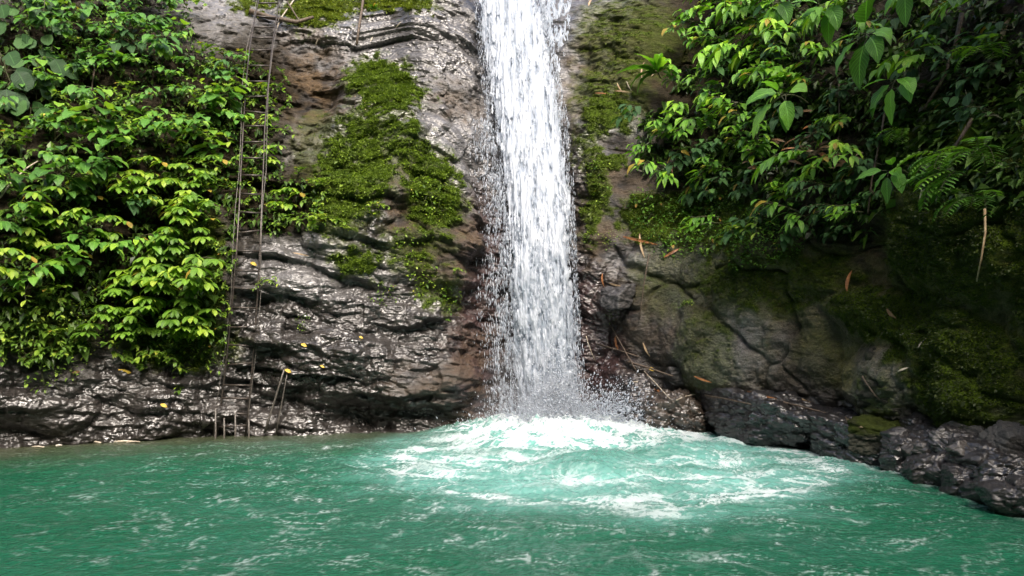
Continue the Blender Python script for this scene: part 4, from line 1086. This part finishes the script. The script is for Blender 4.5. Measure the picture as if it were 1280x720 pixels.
BAMB = simple('orange_bamboo_litter', (.20, .075, .028), (.40, .18, .07), .45, 22)
TAN = simple('tan_litter', (.26, .17, .09), (.46, .34, .21), .55, 22)
YEL = simple('yellow_leaf', (.34, .22, .02), (.50, .36, .05), .6, 22)
BRN = simple('brown_dead_leaf', (.10, .055, .025), (.24, .13, .06), .6, 22)
BONE = simple('bleached_wood', (.50, .46, .40), (.72, .68, .62), .6, 14)

# boulders carry litter too
_bv = []
for o in ROCKS:
    M = Matrix.LocRotScale(o.location, o.rotation_euler, None)
    _bv.append(BVHTree.FromPolygons([M @ v.co for v in o.data.vertices], [tuple(q.vertices) for q in o.data.polygons]))
_wall_hit = hit
def hit(px, py):
    p, n = _wall_hit(px, py)
    d = ray_dir(px, py).normalized(); best = (p - O).length if p is not None else 1e9
    for b in _bv:
        q, qn, i, t = b.ray_cast(O, d)
        if q is not None and t < best: best = t; p = q; n = n if n is not None else Vector((0, -1, 0))
    return p, n
def on_wall(px, py, stand):
    p, n = hit(px, py); return p + n * stand, n
# the ladder: two rails that follow the rock, rungs between them, a cable along each rail
LR = [(351, -14), (346, 20), (340, 60), (335, 110), (331, 160), (329, 215), (327, 260), (325, 310), (322, 370), (317, 440), (311, 510), (306, 548)]
LL = [(326, -14), (319, 20), (312, 60), (307, 110), (304, 160), (301, 215), (299, 260), (296, 310), (291, 370), (284, 440), (277, 500), (270, 548)]
def rail_points(pix, stand):
    Y = [hit(x, y)[0].y for x, y in pix]
    Ys = [min(Y[max(0, i - 1):i + 2]) for i in range(len(Y))]
    Ys = np.convolve(np.pad(Ys, 1, 'edge'), [.25, .5, .25], 'valid')
    return [at(x, y, yy - stand) for (x, y), yy in zip(pix, Ys)]
RP, LP = rail_points(LR, .06), rail_points(LL, .06)
org = (RP[-1] + LP[-1]) / 2; org.z = -.1
lad = empty('ladder', org); tag(lad, 'narrow rusty ladder climbing the rock from the water to the top', 'ladder')
def child(name, pts, r, mat, par, **kw):
    return link(name, bar([Vector(p) - org for p in pts], r, **kw), mat, par)
child('rail', RP, .0125, IRON, lad); child('rail', LP, .0125, IRON, lad)
def along(P, pix, y):
    ys = [q[1] for q in pix]; i = max(0, min(len(ys) - 2, int(np.searchsorted(ys, y)) - 1)); t = (y - ys[i]) / (ys[i + 1] - ys[i]); return P[i] + (P[i + 1] - P[i]) * t
for i, y in enumerate([3, 21, 33, 48, 64, 82, 101, 122, 140, 158, 178, 198, 219, 243, 266, 290, 314, 338, 361, 384, 408, 432, 455, 480, 497, 516, 533]):
    r_ = random.Random(i); child('rung', [along(LP, LL, y + r_.uniform(-1.5, 1.5)), along(RP, LR, y + r_.uniform(-2, 2))], .0135, IRON, lad)
cab = link('cable', None) if False else empty('safety_cable', (RP[-1].x + .05, RP[-1].y, 0)); tag(cab, 'pair of grey cables strung down the ladder rails', 'cable')
for P_, dxx in ((RP, .035), (LP, -.03)):
    pts = [p + Vector((dxx + .02 * math.sin(i * 1.7), -.03, 0)) - cab.location for i, p in enumerate(P_)]
    link('strand', bar(pts, .0045, 5), ROPE, cab)
# stakes at the ladder's foot
for i, (x, h_, lb) in enumerate([(271, 34, 'grey stake standing in the water at the outer foot of the ladder'), (282, 22, 'short grey stake between the foot rails of the ladder'), (296, 26, 'thin grey stake beside the inner foot rail of the ladder'), (313, 20, 'low grey stake just outside the ladder foot by the cable')]):
    p, n = hit(x, 530); b = p + n * .16; o = link('stake', bar([(0, 0, -.25), (.01, 0, .05), (.0, .01, h_ * .0115)], .015, 6, .7), ROPE); o.location = (b.x, b.y, .02); tag(o, lb, 'stake')
def stick(name, px, mat, r, label, cat, stand=.02, taper=.6, bow=0.0, flat=1.0, mid=None, k=6):
    pts = []
    for x, y in px:
        p, n = hit(x, y); pts.append(p + n * (stand + r))
    if len(pts) == 2:
        c = (pts[0] + pts[1]) / 2 + n * bow + Vector((0, 0, bow * .4)); pts = [pts[0], (pts[0] + c) / 2 + n * bow * .25, c, (pts[1] + c) / 2 + n * bow * .25, pts[1]]
    b = pts[0].copy()
    o = link(name, bar([p - b for p in pts], r, k, taper, flat), mat); o.location = b
    return tag(o, label, cat)
stick('pole', [(332, 540), (356, 462)], ROPE, .017, 'grey pole leaning on the rock beside the ladder foot under a yellow leaf', 'pole', .05)
stick('pole', [(346, 542), (360, 466)], ROPE, .011, 'thinner rod leaning alongside the grey pole beside the ladder foot', 'pole', .06)
stick('branch', [(312, 16), (338, 24), (372, 30), (392, 24)], BARK, .05, 'fallen brown branch lying across the top of the ladder', 'branch', .04)
stick('branch', [(372, -4), (352, 24), (346, 40)], PALEW, .014, 'pale stripped branch hanging beside the ladder top', 'branch', .06)
stick('branch', [(360, 5), (376, 30)], BARK, .016, 'short dark twig crossing the fallen branch at the ladder top', 'branch', .07)
stick('sapling', [(458, -30), (453, 10), (449, 36), (446, 58)], BARK, .028, 'bare brown sapling stem rising from the yellow moss at the top', 'stem', .05, .8)
stick('root', [(1258, 262), (1260, 290), (1255, 320), (1248, 352)], TAN, .013, 'pale root hanging down the dark wall below the ferns', 'root', .22, .5)
stick('root', [(1228, 150), (1210, 180), (1190, 205), (1180, 218)], BARK, .022, 'brown root slanting down to the lone dull sprig on the dark wall', 'root', .12, .5)
stick('root', [(1212, 20), (1204, 60), (1190, 100), (1165, 140)], BARK, .030, 'thick dark root under the big ribbed leaves on the upper wall', 'root', .12, .6)
stick('root', [(1064, 110), (1066, 170), (1060, 215)], BARK, .012, 'thin brown root hanging beside the dry leaf heap', 'root', .3, .6)
stick('root', [(1122, 120), (1116, 165), (1104, 230), (1100, 268)], BARK, .016, 'long brown root hanging over the brow beyond the dry leaf heap', 'root', .2, .6)
stick('root', [(118, 90), (112, 130), (128, 165), (122, 200)], BARK, .014, 'brown vine stem showing through the thicket left of the ladder', 'vine stem', .12, .7)
stick('root', [(2, 250), (16, 232), (34, 214), (48, 205)], PALEW, .013, 'pale root arching at the outer edge of the thicket', 'root', .2, .7)
# dead bamboo leaves, sticks and single leaves caught on the rock
LIT = [('dead_leaf', (818, 486), (885, 508), BAMB, .034, 'longest orange bamboo sheath lying on the ledge right of the splash'), ('dead_leaf', (780, 296), (822, 306), BAMB, .026, 'orange bamboo leaf lying on top of the pale boulder'), ('dead_leaf', (800, 292), (806, 322), TAN, .022, 'tan leaf standing across the orange one on the pale boulder'),
       ('dead_leaf', (830, 322), (852, 310), BAMB, .022, 'curled orange leaf at the brow of the pale boulder'), ('dead_leaf', (754, 342), (756, 358), BAMB, .022, 'upright orange leaf on the wet rock above the black block'), ('dead_leaf', (762, 354), (778, 358), TAN, .016, 'short tan leaf beside the upright orange one on the wet rock'),
       ('dead_leaf', (770, 420), (774, 438), BAMB, .022, 'upright orange leaf low on the wet rock under the black block'), ('dead_leaf', (804, 428), (813, 446), TAN, .018, 'slanting tan leaf in the gap above the ledge'), ('dead_leaf', (790, 477), (815, 477), PALEW, .012, 'pale straw lying level on the wet rock right of the splash'),
       ('dead_leaf', (868, 470), (890, 478), BAMB, .018, 'short orange leaf near the stones on the ledge'), ('dead_leaf', (935, 489), (972, 498), BAMB, .022, 'rust-coloured leaf at the foot of the pale rock face'), ('dead_leaf', (1058, 521), (1080, 534), TAN, .030, 'pale brown bamboo sheath on the far end of the black ledge'),
       ('dead_leaf', (1003, 498), (1015, 503), TAN, .016, 'tiny tan leaf on the crack above the black ledge'), ('dead_leaf', (1060, 364), (1066, 338), BAMB, .030, 'reddish leaf stuck upright on the dark wall'), ('dead_leaf', (1110, 386), (1122, 398), BRN, .026, 'brown leaf lying on the mossy hump of the dark wall'),
       ('dead_leaf', (1126, 418), (1143, 417), PALEW, .014, 'white stick lying on the ledge below the mossy hump'), ('dead_leaf', (1150, 434), (1159, 423), PALEW, .014, 'white stick leaning in the cleft beside the mossy hump'), ('dead_leaf', (1124, 464), (1138, 459), PALEW, .012, 'thin pale stick on top of the grey green boulder'),
       ('dead_leaf', (840, 232), (841, 205), BAMB, .022, 'red-brown leaf hanging in the cleft right of the brown wall'), ('dead_leaf', (803, 98), (806, 78), TAN, .020, 'tan leaf stuck on the brown wall beside the ribbed rosette'), ('dead_leaf', (815, 96), (828, 84), TAN, .016, 'slanting tan leaf beside the ribbed rosette'),
       ('dead_leaf', (768, 114), (790, 116), TAN, .018, 'pale bamboo leaf lying on the mossy step of the brown wall'), ('dead_leaf', (772, 104), (779, 116), TAN, .014, 'short tan leaf crossing the pale one on the mossy step'), ('dead_leaf', (784, 102), (790, 114), PALEW, .012, 'thin pale leaf end on the mossy step of the brown wall'), ('dead_leaf', (744, 117), (760, 118), BAMB, .014, 'orange leaf at the edge of the mossy step next to the fall'),
       ('dead_leaf', (796, 212), (806, 215), PALEW, .012, 'pale chip on the grey stone under the mossy step'), ('dead_leaf', (736, 8), (740, 0), TAN, .022, 'tan leaf at the very top of the brown wall'), ('dead_leaf', (1255, 52), (1266, 20), TAN, .045, 'large curled tan leaf hanging in the upper corner of the dark wall'), ('dead_leaf', (1240, 56), (1252, 50), BRN, .03, 'brown curled leaf touching the large curled tan leaf'),
       ('dead_leaf', (366, 316), (386, 320), TAN, .012, 'straw lying on the bare grey slab right of the ladder'), ('dead_leaf', (394, 60), (398, 48), PALEW, .010, 'pale needle on the rock under the yellow moss'), ('dead_leaf', (462, 56), (466, 46), PALEW, .012, 'pale stick standing at the sapling base'), ('dead_leaf', (494, 36), (501, 28), PALEW, .012, 'pale stick on the top rock right of the sapling'), ('dead_leaf', (444, 120), (443, 130), TAN, .010, 'small tan leaf at the brow of the moss mound'), ('dead_leaf', (456, 128), (457, 138), TAN, .012, 'small pale leaf on the moss mound near its brow'),
       ('dead_leaf', (148, 462), (164, 466), YEL, .030, 'orange-yellow leaf on the wet rock under the thicket'), ('dead_leaf', (90, 466), (100, 464), BRN, .024, 'tan leaf on the wet rock below the creeper')]
def flat_leaf(a, b, w, n):
    a = Vector(a); b = Vector(b); d = (b - a); L = d.length; d.normalize(); sd = d.cross(n).normalized(); V_ = []; F = []
    for i in range(8):
        t = i / 7; h = w * (math.sin(math.pi * min(1, t * .94 + .04)) ** .7); c = d * (L * t) + n * (.10 * L * math.sin(math.pi * t) + .004)
        V_ += [c - sd * h + n * h * .5, c - n * .003, c + sd * h + n * h * .5, c + n * .006]
        if i: 
            q = (i - 1) * 4; F += [(q + k, q + (k + 1) % 4, q + 4 + (k + 1) % 4, q + 4 + k) for k in range(4)]
    me = bpy.data.meshes.new('leaf'); me.from_pydata([tuple(v) for v in V_], [], F + [(0, 3, 2, 1), (28, 29, 30, 31)]); me.update(); return me
for nm, a, b, mat, w, lb in LIT:
    (pa, n), (pb, n2) = on_wall(*a, .015), on_wall(*b, .015)
    if (pb - pa).length > .75: pb = pa + (at(*b, pa.y) - pa)
    o = link(nm, flat_leaf((0, 0, 0), pb - pa, w * .8, (n + n2).normalized()), mat); o.location = pa; tag(o, lb, 'dead leaf')
for x, y, s, lb in [(314, 329, .06, 'bright yellow leaf caught on a ladder rung'), (377, 430, .055, 'round yellow leaf on the dark rock right of the ladder'), (357, 462, .06, 'yellow leaf at the tip of the leaning pole'), (449, 421, .04, 'small yellow leaf on the slab under the moss mound'), (401, 457, .04, 'faint yellow leaf on the dark bulge right of the poles'), (812, 460, .06, 'yellow leaf on the rock right of the splash'), (201, 505, .06, 'yellowish leaf on the wet rock left of the ladder foot'), (857, 195, .09, 'yellow leaf in the bright thicket right of the fall'), (52, 150, .07, 'yellow leaf deep in the thicket left of the ladder')]:
    p, n = on_wall(x, y, .05 if x not in (857, 52) else .35)
    o = link('yellow_leaf', flat_leaf((-s * .7, 0, .3 * s), (s * .7, 0, -.35 * s), s * .4, (n + Vector((0, 0, .5))).normalized()), YEL); o.location = p; tag(o, lb, 'leaf')
for a_, b_, mat_, r0_, lb in [((748, 430), (800, 446), BARK, .014, 'dark twig wedged across the wet rock right of the splash'), ((786, 452), (842, 470), BARK, .018, 'dark stick lying along the gap above the ledge'), ((806, 464), (838, 498), PALEW, .009, 'thin pale stick pointing down at the longest orange sheath'), ((764, 405), (800, 470), BARK, .012, 'long thin twig running down from the black block'),
                          ((882, 494), (940, 505), BARK, .014, 'dark twig along the crack between ledge and pale rock face'), ((846, 500), (872, 492), PALEW, .009, 'pale straw crossing the longest orange sheath'), ((734, 420), (746, 452), PALEW, .008, 'bleached straw curling on the wet rock next to the falling water'), ((970, 500), (1035, 516), BARK, .014, 'dark stick lying on the middle of the long black ledge'), ((1080, 470), (1102, 500), BARK, .011, 'twig leaning on the side of the grey green boulder'),
                          ((812, 318), (800, 400), BARK, .010, 'thin root following the crack down the left side of the pale boulder'), ((905, 250), (880, 300), BARK, .007, 'thin stem hanging out of the thicket above the mossy boulder'), ((985, 236), (960, 290), BARK, .007, 'dry stem hanging below the dry leaf heap'), ((1040, 228), (1052, 290), BARK, .008, 'dry root hanging between the two seedlings of the brow')]:
    stick('twig', [a_, b_], mat_, r0_, lb, 'twig', .02, .6, .03)
# dry leaf heap on the dark wall
r_ = random.Random(77)
for i in range(46):
    x, y = r_.gauss(1005, 34), r_.gauss(200, 13)
    p, n = hit(x, y); a = r_.uniform(-.7, .7); L = r_.uniform(.10, .24)
    d = Vector((math.cos(a) * n.y * -1 or 1, n.x, math.sin(a) * .8)).normalized()
    o = link('dry_leaf', flat_leaf((0, 0, 0), d * L, r_.uniform(.012, .026), (n + Vector((0, 0, .6))).normalized()), r_.choice([TAN, BRN, BAMB, BRN])); o.location = p + n * r_.uniform(.12, .38)
    tag(o, 'dry brown leaf in the heap of dead leaves under the large-leaved sprig', 'dead leaf', 'dry leaves of the heap')
# driftwood scum floating along the foot of the far rock
r_ = random.Random(5)
for i in range(34):
    x = r_.uniform(0, 175); y = 556 - x * .035 + r_.gauss(0, 2.2); D = CAM_H * FPX / (y - 398); px_ = (x - 640) / FPX * D
    a = r_.gauss(.25, .4); L = r_.uniform(.06, .34)
    o = link('driftwood', bar([(0, 0, 0), (L * .5 * math.cos(a), L * .5 * math.sin(a), .01), (L * math.cos(a), L * math.sin(a), 0)], r_.uniform(.008, .018), 6, .7), r_.choice([BONE, BONE, PALEW])); o.location = (px_, D, .02)
    tag(o, 'bleached driftwood piece floating along the rock foot left of the ladder', 'driftwood', 'driftwood along the rock foot')
